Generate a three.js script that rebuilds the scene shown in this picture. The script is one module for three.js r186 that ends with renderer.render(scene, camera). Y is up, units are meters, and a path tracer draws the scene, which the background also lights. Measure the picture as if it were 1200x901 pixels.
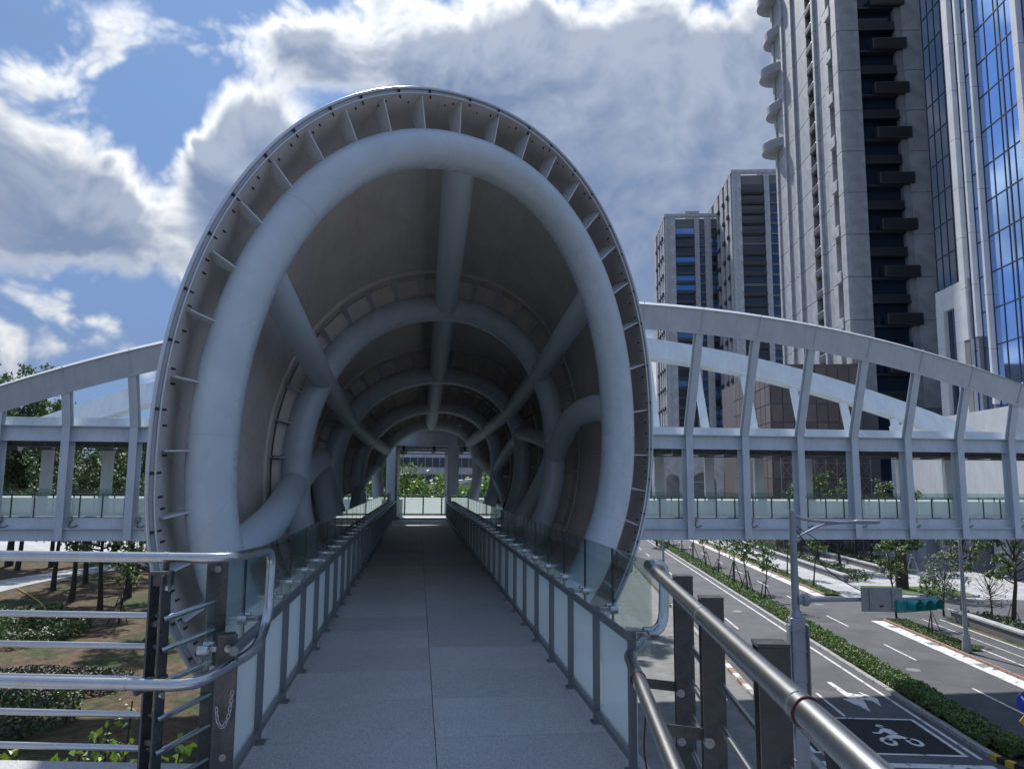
import * as THREE from 'three';
import { mergeGeometries, mergeVertices, toCreasedNormals } from 'three/addons/utils/BufferGeometryUtils.js';
import { RoundedBoxGeometry } from 'three/addons/geometries/RoundedBoxGeometry.js';

// ------------------------------------------------------------ camera, sky, sun, exposure
const D2R = Math.PI / 180, V = (x, y, z) => new THREE.Vector3(x, y, z);
const scene = new THREE.Scene();
const camera = new THREE.PerspectiveCamera(53.18, 4 / 3, 0.05, 4000);
camera.rotation.order = 'YXZ';
camera.position.set(0, 1.68, 0);
camera.rotation.set(7.2 * D2R, -6.9 * D2R, 0.4 * D2R);
camera.updateMatrixWorld(true); camera.updateProjectionMatrix();
const SUN_AZ = -7 * D2R, SUN_EL = 46 * D2R;                       // azimuth from -z towards +x
const sunDir = V(Math.sin(SUN_AZ) * Math.cos(SUN_EL), Math.sin(SUN_EL), -Math.cos(SUN_AZ) * Math.cos(SUN_EL));
const sun = new THREE.DirectionalLight(new THREE.Color().setRGB(1, 0.965, 0.915), 4.4);
sun.position.copy(sunDir).multiplyScalar(200).add(V(10, 0, -40)); sun.target.position.set(10, 0, -40);
sun.castShadow = true; sun.shadow.radius = 3; sun.shadow.mapSize.set(4096, 4096);
Object.assign(sun.shadow.camera, { left: -120, right: 120, top: 120, bottom: -120, near: 1, far: 500 });
scene.add(sun, sun.target);
const renderer = new THREE.WebGLRenderer({ antialias: true });
renderer.toneMapping = THREE.LinearToneMapping;
renderer.toneMappingExposure = 1.2;
renderer.shadowMap.enabled = true;

// ------------------------------------------------------------ noise
function rng(seed) { let a = seed >>> 0; return () => { a = (a + 0x6D2B79F5) | 0; let t = Math.imul(a ^ (a >>> 15), 1 | a); t = (t + Math.imul(t ^ (t >>> 7), 61 | t)) ^ t; return ((t ^ (t >>> 14)) >>> 0) / 4294967296; }; }
const PERM = new Uint8Array(512); { const r = rng(7), p = [...Array(256).keys()]; for (let i = 255; i > 0; i--) { const j = (r() * (i + 1)) | 0;[p[i], p[j]] = [p[j], p[i]]; } for (let i = 0; i < 512; i++) PERM[i] = p[i & 255]; }
const gr = (h, x, y, z) => { h &= 15; const u = h < 8 ? x : y, v = h < 4 ? y : (h === 12 || h === 14) ? x : z; return ((h & 1) ? -u : u) + ((h & 2) ? -v : v); };
function N3(x, y, z) {
  const xf = Math.floor(x), yf = Math.floor(y), zf = Math.floor(z), X = xf & 255, Y = yf & 255, Z = zf & 255; x -= xf; y -= yf; z -= zf;
  const u = x * x * x * (x * (x * 6 - 15) + 10), v = y * y * y * (y * (y * 6 - 15) + 10), w = z * z * z * (z * (z * 6 - 15) + 10);
  const A = PERM[X] + Y, B = PERM[X + 1] + Y, AA = PERM[A] + Z, AB = PERM[A + 1] + Z, BA = PERM[B] + Z, BB = PERM[B + 1] + Z;
  const l = (t, a, b) => a + t * (b - a);
  return l(w, l(v, l(u, gr(PERM[AA], x, y, z), gr(PERM[BA], x - 1, y, z)), l(u, gr(PERM[AB], x, y - 1, z), gr(PERM[BB], x - 1, y - 1, z))),
    l(v, l(u, gr(PERM[AA + 1], x, y, z - 1), gr(PERM[BA + 1], x - 1, y, z - 1)), l(u, gr(PERM[AB + 1], x, y - 1, z - 1), gr(PERM[BB + 1], x - 1, y - 1, z - 1))));
}
function fbm(x, y, z, o) { let s = 0, a = 0.5, f = 1; for (let i = 0; i < o; i++) { s += a * N3(x * f, y * f, z * f); a *= 0.5; f *= 2.03; } return s; }
const clamp = (x, a = 0, b = 1) => Math.min(b, Math.max(a, x)), mix = (a, b, t) => a + (b - a) * t, sstep = (a, b, x) => { const t = clamp((x - a) / (b - a)); return t * t * (3 - 2 * t); };

// ------------------------------------------------------------ the sky: blue air with backlit cumulus (azimuth, elevation in degrees)
{
  const W = 4096, H = 2048, data = new Float32Array(W * H * 4);
  // banks of cloud: azimuth, elevation, half width, half height, how thick
  const banks = [[-27, 18.5, 5, 3.6, 0.68], [-22, 16.5, 3.8, 2.5, 0.62], [-28.8, 22, 1.8, 2, 0.3], [-30, 14, 7, 4, 0.22], [-14.8, 21.3, 2.7, 3.3, 0.75], [-11.5, 24.8, 3.8, 3.2, 0.7], [-10, 18.5, 4.4, 4.4, 0.65], [-17, 15, 4, 3, 0.2],
  [-7, 30.5, 6, 3.6, 0.5], [2, 30.5, 7, 4.2, 0.5], [10, 30, 8, 4, 0.52], [19, 31, 7, 4.5, 0.5], [13, 24.5, 9, 4.5, 0.85], [23, 23, 9, 7, 0.95], [17, 16, 9, 6, 0.8], [33, 20, 9, 12, 0.8], [22.5, 31.5, 2, 2, -0.35],
  [-23.5, 28.8, 4.5, 1.3, 0.22], [-27, 7.5, 12, 2.4, 0.2], [-19, 24.6, 2.6, 4.6, -0.3], [-18, 12, 6, 2.6, -0.22], [10, 9, 20, 5, 0.3]];
  const dens = (x, y, z, az, el, o) => {
    const wx = x + 0.035 * N3(x * 9 + 3, y * 9, z * 9), wy = y + 0.035 * N3(x * 9, y * 9 + 9, z * 9), wz = z + 0.03 * N3(x * 9 + 5, y * 9 + 2, z * 9);
    let b = 0.02 + 0.35 * N3(x * 1.9 + 11, y * 2.4, z * 1.9);
    const far = sstep(34, 60, Math.abs(az - 4)); b *= 0.2 + 0.8 * far; b += 0.2 * far;
    for (const k of banks) { const dx = (az - k[0]) / k[2], dy = (el - k[1]) / k[3], q = dx * dx + dy * dy; if (q < 9) b += k[4] * Math.exp(-q * 0.9); }
    let n = 0, a = 0.64, f = 9.5; for (let i = 0; i < o; i++) { const v = N3(wx * f, wy * f * 1.25 + 4, wz * f); n += a * (i > 0 && i < 6 ? 0.35 * v + 1.25 * (Math.abs(v) - 0.26) : v); a *= 0.52; f *= 2.1; }
    return b + n * (0.85 - 0.4 * clamp(b * 0.8)) - 0.2;
  };
  const c = new Float32Array(3), G = [0.195, 0.27, 0.425], Wt = [0.985, 1.0, 1.0];
  for (let j = 0; j < H; j++) {
    const el = ((j + 0.5) / H - 0.5) * Math.PI, sy = Math.sin(el), cy = Math.cos(el), eld = el / D2R;
    for (let i = 0; i < W; i++) {
      const th = ((i + 0.5) / W - 0.5) * 2 * Math.PI, x = cy * Math.cos(th), z = cy * Math.sin(th);
      const o = (j * W + i) * 4;
      if (sy < -0.02) { data[o] = 0.2; data[o + 1] = 0.21; data[o + 2] = 0.22; data[o + 3] = 1; continue; }
      const az = Math.atan2(x, -z) / D2R, mu = x * sunDir.x + sy * sunDir.y + z * sunDir.z, e = clamp(sy, 0, 1);
      const hz = Math.exp(-e * 4.5), glow = Math.pow(clamp(mu), 6);
      c[0] = 0.13 + 0.09 * hz + 0.10 * glow; c[1] = 0.275 + 0.08 * hz + 0.12 * glow; c[2] = 0.61 + 0.0 * hz + 0.14 * glow;
      const veil = 0.95 * sstep(-0.75, 0.35, fbm(x * 4 + 1, sy * 7, z * 4 + 3, 4)) * Math.exp(-e * 2.7) + 0.12 * sstep(-0.1, 0.4, fbm(x * 5 + 8, sy * 12, z * 5, 4)); for (let k = 0; k < 3; k++) c[k] = mix(c[k], [0.205, 0.285, 0.45][k], veil);
      const inFrame = Math.abs(az - 6) < 46, d = dens(x, sy, z, az, eld, inFrame ? 7 : 5);
      if (d > -0.1) {
        const t = 0.05, d2 = dens(x + (sunDir.x - x) * t, sy + (sunDir.y - sy) * t, z + (sunDir.z - z) * t, az, eld + 1.3, 5);
        const a = sstep(-0.1, 0.27, d) * 0.95, thick = sstep(0.05, 0.5, d), slope = clamp((d - d2) * 2.6 + 0.25, -0.3, 1), fwd = 0.50 + 0.75 * Math.pow(clamp(mu), 3) + 0.75 * clamp(0.15 - mu);
        const lit = clamp(0.72 * (1 - thick) + slope * 0.78 * (1 - 0.72 * thick) + 0.04, 0.0, 1.05);
        for (let k = 0; k < 3; k++) c[k] = mix(c[k], mix(G[k], Wt[k] * fwd, lit), a);
      }
      data[o] = c[0] * 0.88; data[o + 1] = c[1] * 0.88; data[o + 2] = c[2] * 0.88; data[o + 3] = 1;
    }
  }
  const sky = new THREE.DataTexture(data, W, H, THREE.RGBAFormat, THREE.FloatType);
  sky.mapping = THREE.EquirectangularReflectionMapping; sky.magFilter = sky.minFilter = THREE.LinearFilter; sky.needsUpdate = true;
  scene.background = sky; scene.environment = sky;
}

// ------------------------------------------------------------ materials
const texCache = {};
function tex(name, n, fn, srgb = true) {   // periodic noise texture; fn(u, v, P) -> [r, g, b] in 0..1; P(fx, fy, oct) periodic noise about 0
  if (texCache[name]) return texCache[name];
  const d = new Uint8Array(n * n * 4), r = rng(n + name.length * 31), salt = 20 * r();
  for (let j = 0; j < n; j++) for (let i = 0; i < n; i++) {
    const u = i / n * 2 * Math.PI, v = j / n * 2 * Math.PI;
    const P = (f, g = f, o = 1, q = 0) => { let s = 0, a = 0.6; for (let k = 0; k < o; k++) { s += a * N3(Math.cos(u) * f / 6.28 + salt + q, Math.sin(u) * f / 6.28 + Math.cos(v) * g / 6.28 + 7, Math.sin(v) * g / 6.28 + q * 3); a *= 0.55; f *= 2.1; g *= 2.1; } return s; };
    const c = fn(i / n, j / n, P, r);
    for (let k = 0; k < 3; k++) d[(j * n + i) * 4 + k] = clamp(c[k]) * 255; d[(j * n + i) * 4 + 3] = 255;
  }
  const t = new THREE.DataTexture(d, n, n, THREE.RGBAFormat); t.wrapS = t.wrapT = THREE.RepeatWrapping; t.magFilter = THREE.LinearFilter; t.minFilter = THREE.LinearMipmapLinearFilter; t.generateMipmaps = true;
  if (srgb) t.colorSpace = THREE.SRGBColorSpace; t.needsUpdate = true; return texCache[name] = t;
}
const rep = (t, k) => { const c = t.clone(); c.repeat.set(k, k); c.needsUpdate = true; return c; };
const lin = (r, g, b) => new THREE.Color().setRGB(r, g, b);
const g3 = (v) => [v, v, v];
const tGrain = tex('grain', 256, (u, v, P, r) => g3(0.80 + 0.12 * P(6, 6, 4) + 0.28 * (r() - 0.5)));
const tStone = tex('stone', 512, (u, v, P, r) => { const s = r(); return g3(0.72 + 0.13 * P(3, 3, 5) + (s < 0.16 ? -0.27 : s > 0.86 ? 0.22 : 0.06 * (r() - 0.5))); });
const tGranite = tex('granite', 512, (u, v, P, r) => { const s = r(), c = [0, 0, 0].map(() => 0.74 + 0.05 * P(4, 4, 4) + (s < 0.2 ? -0.19 : s > 0.8 ? 0.13 : 0.08 * (r() - 0.5)) - 0.10 * Math.max(0, P(5, 5, 4, 6) - 0.12)); return [c[0], c[0], c[0] + 0.01]; });
const tPaint = tex('paint', 512, (u, v, P) => { const streak = Math.max(0, P(46, 4, 2, 4)) * 0.08, p = P(4, 4, 5) * 0.07; return [0.93 + p - streak, 0.93 + p - streak * 1.03, 0.93 + p - streak * 1.1]; });
const tDust = tex('dust', 512, (u, v, P, r) => g3(0.94 + 0.07 * P(3, 3, 5) + 0.025 * P(13, 13, 3, 3) + 0.012 * (r() - 0.5)));
const tRough = tex('rough', 256, (u, v, P, r) => g3(0.62 + 0.5 * P(5, 5, 4) + 0.08 * (r() - 0.5)), false);
const tAsph = tex('asphalt', 512, (u, v, P, r) => g3(0.78 + 0.22 * P(3, 3, 5) + 0.2 * (r() - 0.5)));
const tWear = tex('wear', 256, (u, v, P) => { const w = Math.max(0, P(9, 9, 4) - 0.16) * 1.6; return g3(0.97 - w + 0.06 * P(20, 20, 2)); });
const tEarth = tex('earth', 512, (u, v, P, r) => { const g = sstep(-0.12, 0.22, P(4, 4, 5)), n = 0.16 * (r() - 0.5) + 0.25 * P(30, 30, 3); return [mix(0.53, 0.36, g) + n, mix(0.45, 0.42, g) + n, mix(0.36, 0.24, g) + n * 0.7]; });
const tLawn = tex('lawn', 512, (u, v, P, r) => { const n = 0.3 * P(24, 24, 3) + 0.22 * (r() - 0.5) + 0.14 * P(4, 4, 3); return [0.42 + n, 0.56 + n, 0.24 + n * 0.6]; });
const tBrush = tex('brush', 256, (u, v, P, r) => g3(0.45 + 0.5 * P(3, 5, 4) + 0.1 * (r() - 0.5)), false);
const tBark = tex('bark', 128, (u, v, P, r) => g3(0.66 + 0.5 * P(14, 4, 4) + 0.1 * (r() - 0.5)));
const M = {};
const std = (n, c, o = {}) => M[n] = new THREE.MeshStandardMaterial({ color: c, roughness: 0.6, ...o });
const phy = (n, c, o = {}) => M[n] = new THREE.MeshPhysicalMaterial({ color: c, roughness: 0.6, ...o });
std('tube', lin(0.58, 0.66, 0.71), { map: rep(tDust, 0.3), roughness: 0.5, roughnessMap: rep(tRough, 0.5) });
std('shell', lin(0.80, 0.725, 0.665), { map: rep(tPaint, 0.4), roughness: 0.7 });
std('shellOut', lin(0.5, 0.51, 0.52), { map: rep(tPaint, 0.4), roughness: 0.45, metalness: 0.3 });
std('tubePlain', lin(0.54, 0.615, 0.665), { roughness: 0.5 });
std('fin', lin(0.68, 0.71, 0.74), { map: rep(tPaint, 0.9), roughness: 0.5 });
std('trim', lin(0.55, 0.57, 0.6), { roughness: 0.35, metalness: 0.6 });
std('bolt', lin(0.03, 0.03, 0.035), { roughness: 0.5, metalness: 0.5 });
std('white', lin(0.70, 0.765, 0.81), { map: rep(tPaint, 0.3), roughness: 0.45 });
std('stainless', lin(0.60, 0.605, 0.615), { metalness: 1, roughness: 0.27, map: rep(tDust, 2.2), bumpMap: rep(tBrush, 6), bumpScale: 0.0004 });
std('plate', lin(0.12, 0.12, 0.122), { metalness: 0.5, roughness: 0.5, roughnessMap: rep(tRough, 4), map: rep(tPaint, 3) });
std('darkpost', lin(0.10, 0.11, 0.12), { metalness: 0.6, roughness: 0.45 });
std('railpost', lin(0.22, 0.23, 0.245), { metalness: 0.7, roughness: 0.42 });
std('granite', lin(0.80, 0.795, 0.77), { map: rep(tGranite, 0.55), roughness: 0.62, bumpMap: rep(tGranite, 0.55), bumpScale: 0.0015 });
std('granite3', lin(0.68, 0.675, 0.655), { map: rep(tGranite, 0.6), roughness: 0.6, bumpMap: rep(tGranite, 0.6), bumpScale: 0.0015 });
std('granite2', lin(0.75, 0.745, 0.725), { map: rep(tGranite, 0.5), roughness: 0.58, bumpMap: rep(tGranite, 0.5), bumpScale: 0.0015 });
std('joint', lin(0.16, 0.16, 0.165), { roughness: 0.9 });
std('concrete', lin(0.42, 0.42, 0.41), { map: rep(tStone, 0.5), roughness: 0.85 });
std('paving', lin(0.92, 0.93, 0.95), { map: rep(tStone, 0.25), roughness: 0.85 });
std('asphalt', lin(0.155, 0.16, 0.175), { map: rep(tAsph, 0.12), bumpMap: rep(tGrain, 2), bumpScale: 0.003, roughness: 0.85 });
std('asphaltNew', lin(0.03, 0.032, 0.038), { map: rep(tAsph, 0.3), roughness: 0.8 });
std('asphaltOld', lin(0.16, 0.165, 0.175), { map: rep(tAsph, 0.2), roughness: 0.9 });
std('asphaltMid', lin(0.105, 0.11, 0.12), { map: rep(tAsph, 0.2), roughness: 0.85 });
std('mark', lin(0.74, 0.74, 0.72), { map: rep(tWear, 0.35), roughness: 0.7 });
std('kerb', lin(0.75, 0.75, 0.74), { map: rep(tStone, 1), roughness: 0.85 });
std('redkerb', lin(0.38, 0.23, 0.17), { map: rep(tWear, 0.6), roughness: 0.75 });
std('yellow', lin(0.62, 0.42, 0.05), { map: rep(tWear, 0.8), roughness: 0.6 });
std('black', lin(0.025, 0.025, 0.027), { roughness: 0.6 });
std('earth', lin(0.42, 0.39, 0.345), { map: rep(tEarth, 0.07), bumpMap: rep(tEarth, 0.3), bumpScale: 0.05, roughness: 1 });
std('lawn', lin(0.44, 0.47, 0.33), { map: rep(tLawn, 0.35), bumpMap: rep(tLawn, 0.8), bumpScale: 0.05, roughness: 1 });
std('soil', lin(0.09, 0.07, 0.05), { map: rep(tGrain, 1), roughness: 1 });
std('bark', lin(0.13, 0.105, 0.085), { map: rep(tBark, 1.5), roughness: 0.95 });
std('stake', lin(0.10, 0.08, 0.06), { map: rep(tBark, 2), roughness: 0.9 });
phy('clear', lin(0.86, 0.93, 0.92), { transmission: 1, thickness: 0, roughness: 0.02, ior: 1.5 });
phy('frost', lin(0.84, 0.91, 0.90), { transmission: 0.72, thickness: 0, roughness: 0.75, ior: 1.5 });
std('glassDark', lin(0.03, 0.042, 0.06), { roughness: 0.1, metalness: 0.25 });
phy('glassBlue', lin(0.40, 0.60, 0.95), { roughness: 0.06, metalness: 0.92 });
phy('glassMid', lin(0.10, 0.22, 0.45), { roughness: 0.07, metalness: 0.6 });
phy('glassNavy', lin(0.035, 0.06, 0.11), { roughness: 0.08, metalness: 0.45 });
std('mullion', lin(0.05, 0.065, 0.09), { roughness: 0.4, metalness: 0.5 });
std('tile', lin(0.84, 0.88, 0.93), { map: rep(tStone, 0.2), roughness: 0.6 });
std('tileGrey', lin(0.70, 0.75, 0.82), { map: rep(tStone, 0.15), roughness: 0.6 });
std('tileWhite', lin(0.74, 0.76, 0.79), { map: rep(tPaint, 0.12), roughness: 0.4 });
std('seam', lin(0.16, 0.165, 0.18), { roughness: 0.8 });
std('balcony', lin(0.03, 0.032, 0.037), { roughness: 0.35 });
std('bronze2', lin(0.21, 0.17, 0.155), { map: rep(tPaint, 0.2), roughness: 0.45, metalness: 0.3 });
std('bronze', lin(0.17, 0.135, 0.125), { map: rep(tPaint, 0.2), roughness: 0.45, metalness: 0.3 });
std('pole', lin(0.36, 0.39, 0.44), { map: rep(tPaint, 0.6), roughness: 0.45, metalness: 0.3 });
std('teal', lin(0.02, 0.25, 0.235), { roughness: 0.35 });
std('alu', lin(0.36, 0.37, 0.38), { map: rep(tPaint, 1.3), roughness: 0.5, metalness: 0.4 });
std('blueSign', lin(0.015, 0.04, 0.42), { roughness: 0.4 });
std('orangeSign', lin(0.62, 0.30, 0.01), { roughness: 0.4 });
std('signWhite', lin(0.75, 0.76, 0.78), { roughness: 0.4 });
std('rope', lin(0.09, 0.02, 0.022), { roughness: 0.8 });
std('tape', lin(0.02, 0.02, 0.022), { roughness: 0.6 });
const leafMat = (n, o = {}) => M[n] = new THREE.MeshPhysicalMaterial({ color: 0xffffff, vertexColors: true, roughness: 0.75, transmission: 0.4, thickness: 0, side: THREE.DoubleSide, ...o });
leafMat('leaf');

// ------------------------------------------------------------ helpers
const A = 10.4 * D2R, GY = -7.52;                    // the road runs 10.4 degrees to the right of the walkway, 7.5 m below it
const RT = (t, s, y = GY) => V(t * Math.cos(A) + s * Math.sin(A), y, t * Math.sin(A) - s * Math.cos(A));
function onPlane(px, py, n, d) { const p = V(px / 600 - 1, 1 - py / 450.5, 0.5).unproject(camera), r = p.sub(camera.position); const k = (d - n.dot(camera.position)) / n.dot(r); return camera.position.clone().addScaledVector(r, k); }
const onGround = (px, py, y = GY) => onPlane(px, py, V(0, 1, 0), y);
const roadTS = (p) => [p.x * Math.cos(A) + p.z * Math.sin(A), p.x * Math.sin(A) - p.z * Math.cos(A)];
const used = {};
const numbered = (n) => { const k = used[n] = (used[n] ?? -1) + 1; return k ? `${n}_${String(k).padStart(3, '0')}` : n; };
const shadowOn = (o) => { o.castShadow = o.receiveShadow = true; return o; };
function muv(g) {                                   // uv in metres, by the way each vertex faces
  const p = g.attributes.position, n = g.attributes.normal, uv = new Float32Array(p.count * 2);
  for (let i = 0; i < p.count; i++) { const ax = Math.abs(n.getX(i)), ay = Math.abs(n.getY(i)), az = Math.abs(n.getZ(i)); const x = p.getX(i), y = p.getY(i), z = p.getZ(i); if (ay >= ax && ay >= az) { uv[2 * i] = x; uv[2 * i + 1] = z; } else if (ax >= az) { uv[2 * i] = z; uv[2 * i + 1] = y; } else { uv[2 * i] = x; uv[2 * i + 1] = y; } }
  g.setAttribute('uv', new THREE.BufferAttribute(uv, 2)); return g;
}
function box(x0, x1, y0, y1, z0, z1) { const g = new THREE.BoxGeometry(Math.abs(x1 - x0), Math.abs(y1 - y0), Math.abs(z1 - z0)); g.translate((x0 + x1) / 2, (y0 + y1) / 2, (z0 + z1) / 2); return muv(g); }
function rbox(x0, x1, y0, y1, z0, z1, r = 0.01, s = 1) { const g = new RoundedBoxGeometry(Math.abs(x1 - x0), Math.abs(y1 - y0), Math.abs(z1 - z0), s, r); g.translate((x0 + x1) / 2, (y0 + y1) / 2, (z0 + z1) / 2); return muv(g); }
function bar(a, b, w, h, up = V(0, 1, 0)) {          // a straight bar between two points, w across and h along "up"
  const d = b.clone().sub(a), L = d.length(), g = new THREE.BoxGeometry(w, h, L); muv(g);
  d.normalize(); const x = up.clone().cross(d).normalize(), y = d.clone().cross(x);
  g.applyMatrix4(new THREE.Matrix4().makeBasis(x, y, d)); g.translate((a.x + b.x) / 2, (a.y + b.y) / 2, (a.z + b.z) / 2); return g;
}
function rod(a, b, r0, r1 = r0, seg = 10, open = false) {
  const d = b.clone().sub(a), L = d.length(), g = new THREE.CylinderGeometry(r1, r0, L, seg, 1, open);
  scaleUV(g, 2 * Math.PI * r0, L);
  g.applyQuaternion(new THREE.Quaternion().setFromUnitVectors(V(0, 1, 0), d.normalize())); g.translate((a.x + b.x) / 2, (a.y + b.y) / 2, (a.z + b.z) / 2); return g;
}
function scaleUV(g, a, b) { const u = g.attributes.uv; for (let i = 0; i < u.count; i++) u.setXY(i, u.getX(i) * a, u.getY(i) * b); return g; }
function rounded(pts, r) {                           // a polyline whose corners are rounded
  const c = new THREE.CurvePath(); let last = pts[0];
  for (let i = 1; i < pts.length - 1; i++) {
    const a = pts[i - 1].clone().sub(pts[i]), b = pts[i + 1].clone().sub(pts[i]), q = Math.min(r, a.length() * 0.48, b.length() * 0.48);
    const p0 = pts[i].clone().addScaledVector(a.normalize(), q), p1 = pts[i].clone().addScaledVector(b.normalize(), q);
    c.add(new THREE.LineCurve3(last, p0)); c.add(new THREE.QuadraticBezierCurve3(p0, pts[i], p1)); last = p1;
  }
  c.add(new THREE.LineCurve3(last, pts[pts.length - 1])); return c;
}
function pipe(curve, r, n, seg = 12, closed = false) { const g = new THREE.TubeGeometry(curve, n, r, seg, closed); return scaleUV(g, curve.getLength(), 2 * Math.PI * r); }
const spline = (pts, closed = false) => new THREE.CatmullRomCurve3(pts, closed, 'centripetal');
function grid(nu, nv, f, flip = false) {             // a smooth sheet f(u, v) -> Vector3, uv in metres
  const pos = [], uv = [], idx = []; const P = []; let run = 0;
  for (let j = 0; j <= nv; j++) for (let i = 0; i <= nu; i++) { const p = f(i / nu, j / nv); P.push(p); pos.push(p.x, p.y, p.z); }
  const W = nu + 1; for (let j = 0; j <= nv; j++) { run = 0; for (let i = 0; i <= nu; i++) { if (i) run += P[j * W + i].distanceTo(P[j * W + i - 1]); uv.push(run, j ? P[j * W + i].distanceTo(P[i]) : 0); } }
  for (let j = 0; j < nv; j++) for (let i = 0; i < nu; i++) { const a = j * W + i, b = a + 1, c = a + W, d = c + 1; flip ? idx.push(a, c, b, b, c, d) : idx.push(a, b, c, b, d, c); }
  const g = new THREE.BufferGeometry(); g.setAttribute('position', new THREE.Float32BufferAttribute(pos, 3)); g.setAttribute('uv', new THREE.Float32BufferAttribute(uv, 2)); g.setIndex(idx); g.computeVertexNormals(); return g;
}
const merge = (gs) => { if (!Array.isArray(gs)) return gs; if (gs.length === 1) return gs[0]; return mergeGeometries(gs.map(g => { const h = g.index ? g.toNonIndexed() : g.clone(); for (const k of Object.keys(h.attributes)) if (!['position', 'normal', 'uv', 'color'].includes(k)) h.deleteAttribute(k); return h; })); };
function part(name, gs, m, parent) { const o = shadowOn(new THREE.Mesh(merge(gs), m)); o.name = name; parent.add(o); return o; }
function thing(name, label, category, group, pos) { const o = new THREE.Group(); o.name = numbered(name); o.userData = { label, category }; if (group) o.userData.group = group; if (pos) o.position.copy(pos); scene.add(o); return o; }
function solo(name, gs, m, label, category, group) { const o = part(numbered(name), gs, m, scene); o.userData = { label, category }; if (group) o.userData.group = group; return o; }
function struct(name, gs, m, label, category = name.replace(/_/g, ' ')) { const o = part(numbered(name), gs, m, scene); o.userData = { kind: 'structure', label, category }; return o; }
const inRoad = (o) => { o.rotation.y = -A; return o; };            // local axes: x = t across the road, -z = s along it
function sheet(t0, t1, s0, s1, y) { const g = new THREE.PlaneGeometry(t1 - t0, s1 - s0); g.rotateX(-Math.PI / 2); g.translate((t0 + t1) / 2, y, -(s0 + s1) / 2); return muv(g); }
function flat(pts, y) { const g = new THREE.ShapeGeometry(new THREE.Shape(pts.map(([t, s]) => new THREE.Vector2(t, s)))); g.rotateX(-Math.PI / 2); g.translate(0, y, 0); return muv(g); }

// ------------------------------------------------------------ the walkway
{
  const deck = struct('walkway_deck', [box(-1.12, 1.42, -0.35, -0.034, -34.4, -4.4), box(-0.75, 1.05, -1.0, -0.35, -34.2, -4.6)], M.joint, 'long granite paved walkway leading through the tunnel canopy');
  const tw = 1.262, geos = [0, 1].map(() => rbox(-tw / 2 + 0.002, tw / 2 - 0.002, -0.034, 0, -0.463, 0.463, 0.003));
  const r = rng(5);
  for (let i = 0; i < 32; i++) for (const c of [0, 1]) { const o = part('paving_slab', geos[c], [M.granite, M.granite2, M.granite2, M.granite3][r() * 4 | 0], deck); o.position.set(0.15 + (c ? 1 : -1) * tw / 2, (r() - 0.5) * 0.002, -4.87 - i * 0.93); o.rotation.y = r() < 0.5 ? Math.PI : 0; }
  for (const [z, w] of [[-15, 1.0], [-27, 1.0]]) solo('walkway_pier', [box(-0.4, 0.7, GY, -1.0, z - 0.5, z + 0.5)], M.concrete, z > -20 ? 'concrete pier under the tunnel walkway near its mouth' : 'concrete pier under the tunnel walkway near the bridge', 'pier');
  // landing on which the viewer stands, turned with the road
  const sh = new THREE.Shape([[-7, 5.9], [-1.13, 5.0], [-1.13, 4.392], [1.43, 4.392], [1.73, 4.392], [0.55, -2.2], [-7, -2.2]].map(([x, y]) => new THREE.Vector2(x, y)));
  const g = new THREE.ExtrudeGeometry(sh, { depth: 0.5, bevelEnabled: false }); g.rotateX(-Math.PI / 2); g.translate(0, -0.504, 0);
  struct('landing', muv(g), M.granite2, 'granite landing slab at the head of the walkway');
  solo('landing_pier', box(-2.6, -1.4, GY, -0.504, -2, -0.8), M.concrete, 'concrete pier carrying the landing', 'pier');
}
function glassRailing(side, x, z0, n, pitch, label) {
  const t = thing('glass_railing', label, 'railing', null, V(x, 0, z0));
  const o = side, L = n * pitch;
  const post = rbox(-0.022, 0.022, 0.0, 0.80, -0.022, 0.022, 0.004), foot = rbox(-0.04, 0.05, 0.0, 0.012, -0.05, 0.05, 0.003);
  const low = box(o * 0.028, o * 0.040, 0.095, 0.745, -pitch + 0.028, -0.028), up = box(o * 0.118, o * 0.130, 0.66, 1.205, -pitch + 0.005, -0.005);
  const clamp1 = merge([rbox(o * 0.02, o * 0.125, 0.765, 0.795, -0.022, 0.022, 0.006), rod(V(o * 0.10, 0.78, -0.07), V(o * 0.10, 0.78, 0.07), 0.018), rod(V(o * 0.09, 0.78, -0.06), V(o * 0.142, 0.78, -0.06), 0.03), rod(V(o * 0.09, 0.78, 0.06), V(o * 0.142, 0.78, 0.06), 0.03)]);
  const seal = box(o * 0.116, o * 0.132, 0.66, 1.205, -0.0045, 0.0045);
  const stub = rod(V(-o * 0.0, 0.745, 0), V(-o * 0.055, 0.775, 0), 0.009);
  for (let i = 0; i <= n; i++) {
    const p = part('post', post, M.railpost, t); p.position.z = -i * pitch; part('base_plate', foot, M.railpost, p); part('handrail_bracket', stub, M.railpost, p);
    const c = part('glass_clamp', clamp1, M.stainless, t); c.position.z = -i * pitch;
    if (i < n) { const a = part('frosted_pane', low, M.frost, t); a.position.z = -i * pitch; const b = part('clear_pane', up, M.clear, t); b.position.z = -i * pitch; if (i) part('pane_seal', seal, M.black, t).position.z = -i * pitch; }
  }
  part('handrail', rod(V(-o * 0.055, 0.79, 0.12), V(-o * 0.055, 0.79, -L), 0.025, 0.025, 14), M.railpost, t);
  part('bottom_rail', [rbox(-0.018, 0.018, 0.05, 0.092, -L, 0.02, 0.004)], M.railpost, t);
  part('top_channel', [rbox(-0.014, 0.014, 0.748, 0.775, -L, 0.02, 0.004)], M.railpost, t);
  return t;
}
glassRailing(-1, -0.99, -4.42, 32, 0.93, 'glass railing along the walkway on the side of the park');
glassRailing(1, 1.29, -4.62, 32, 0.93, 'glass railing along the walkway on the side of the road');

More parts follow.
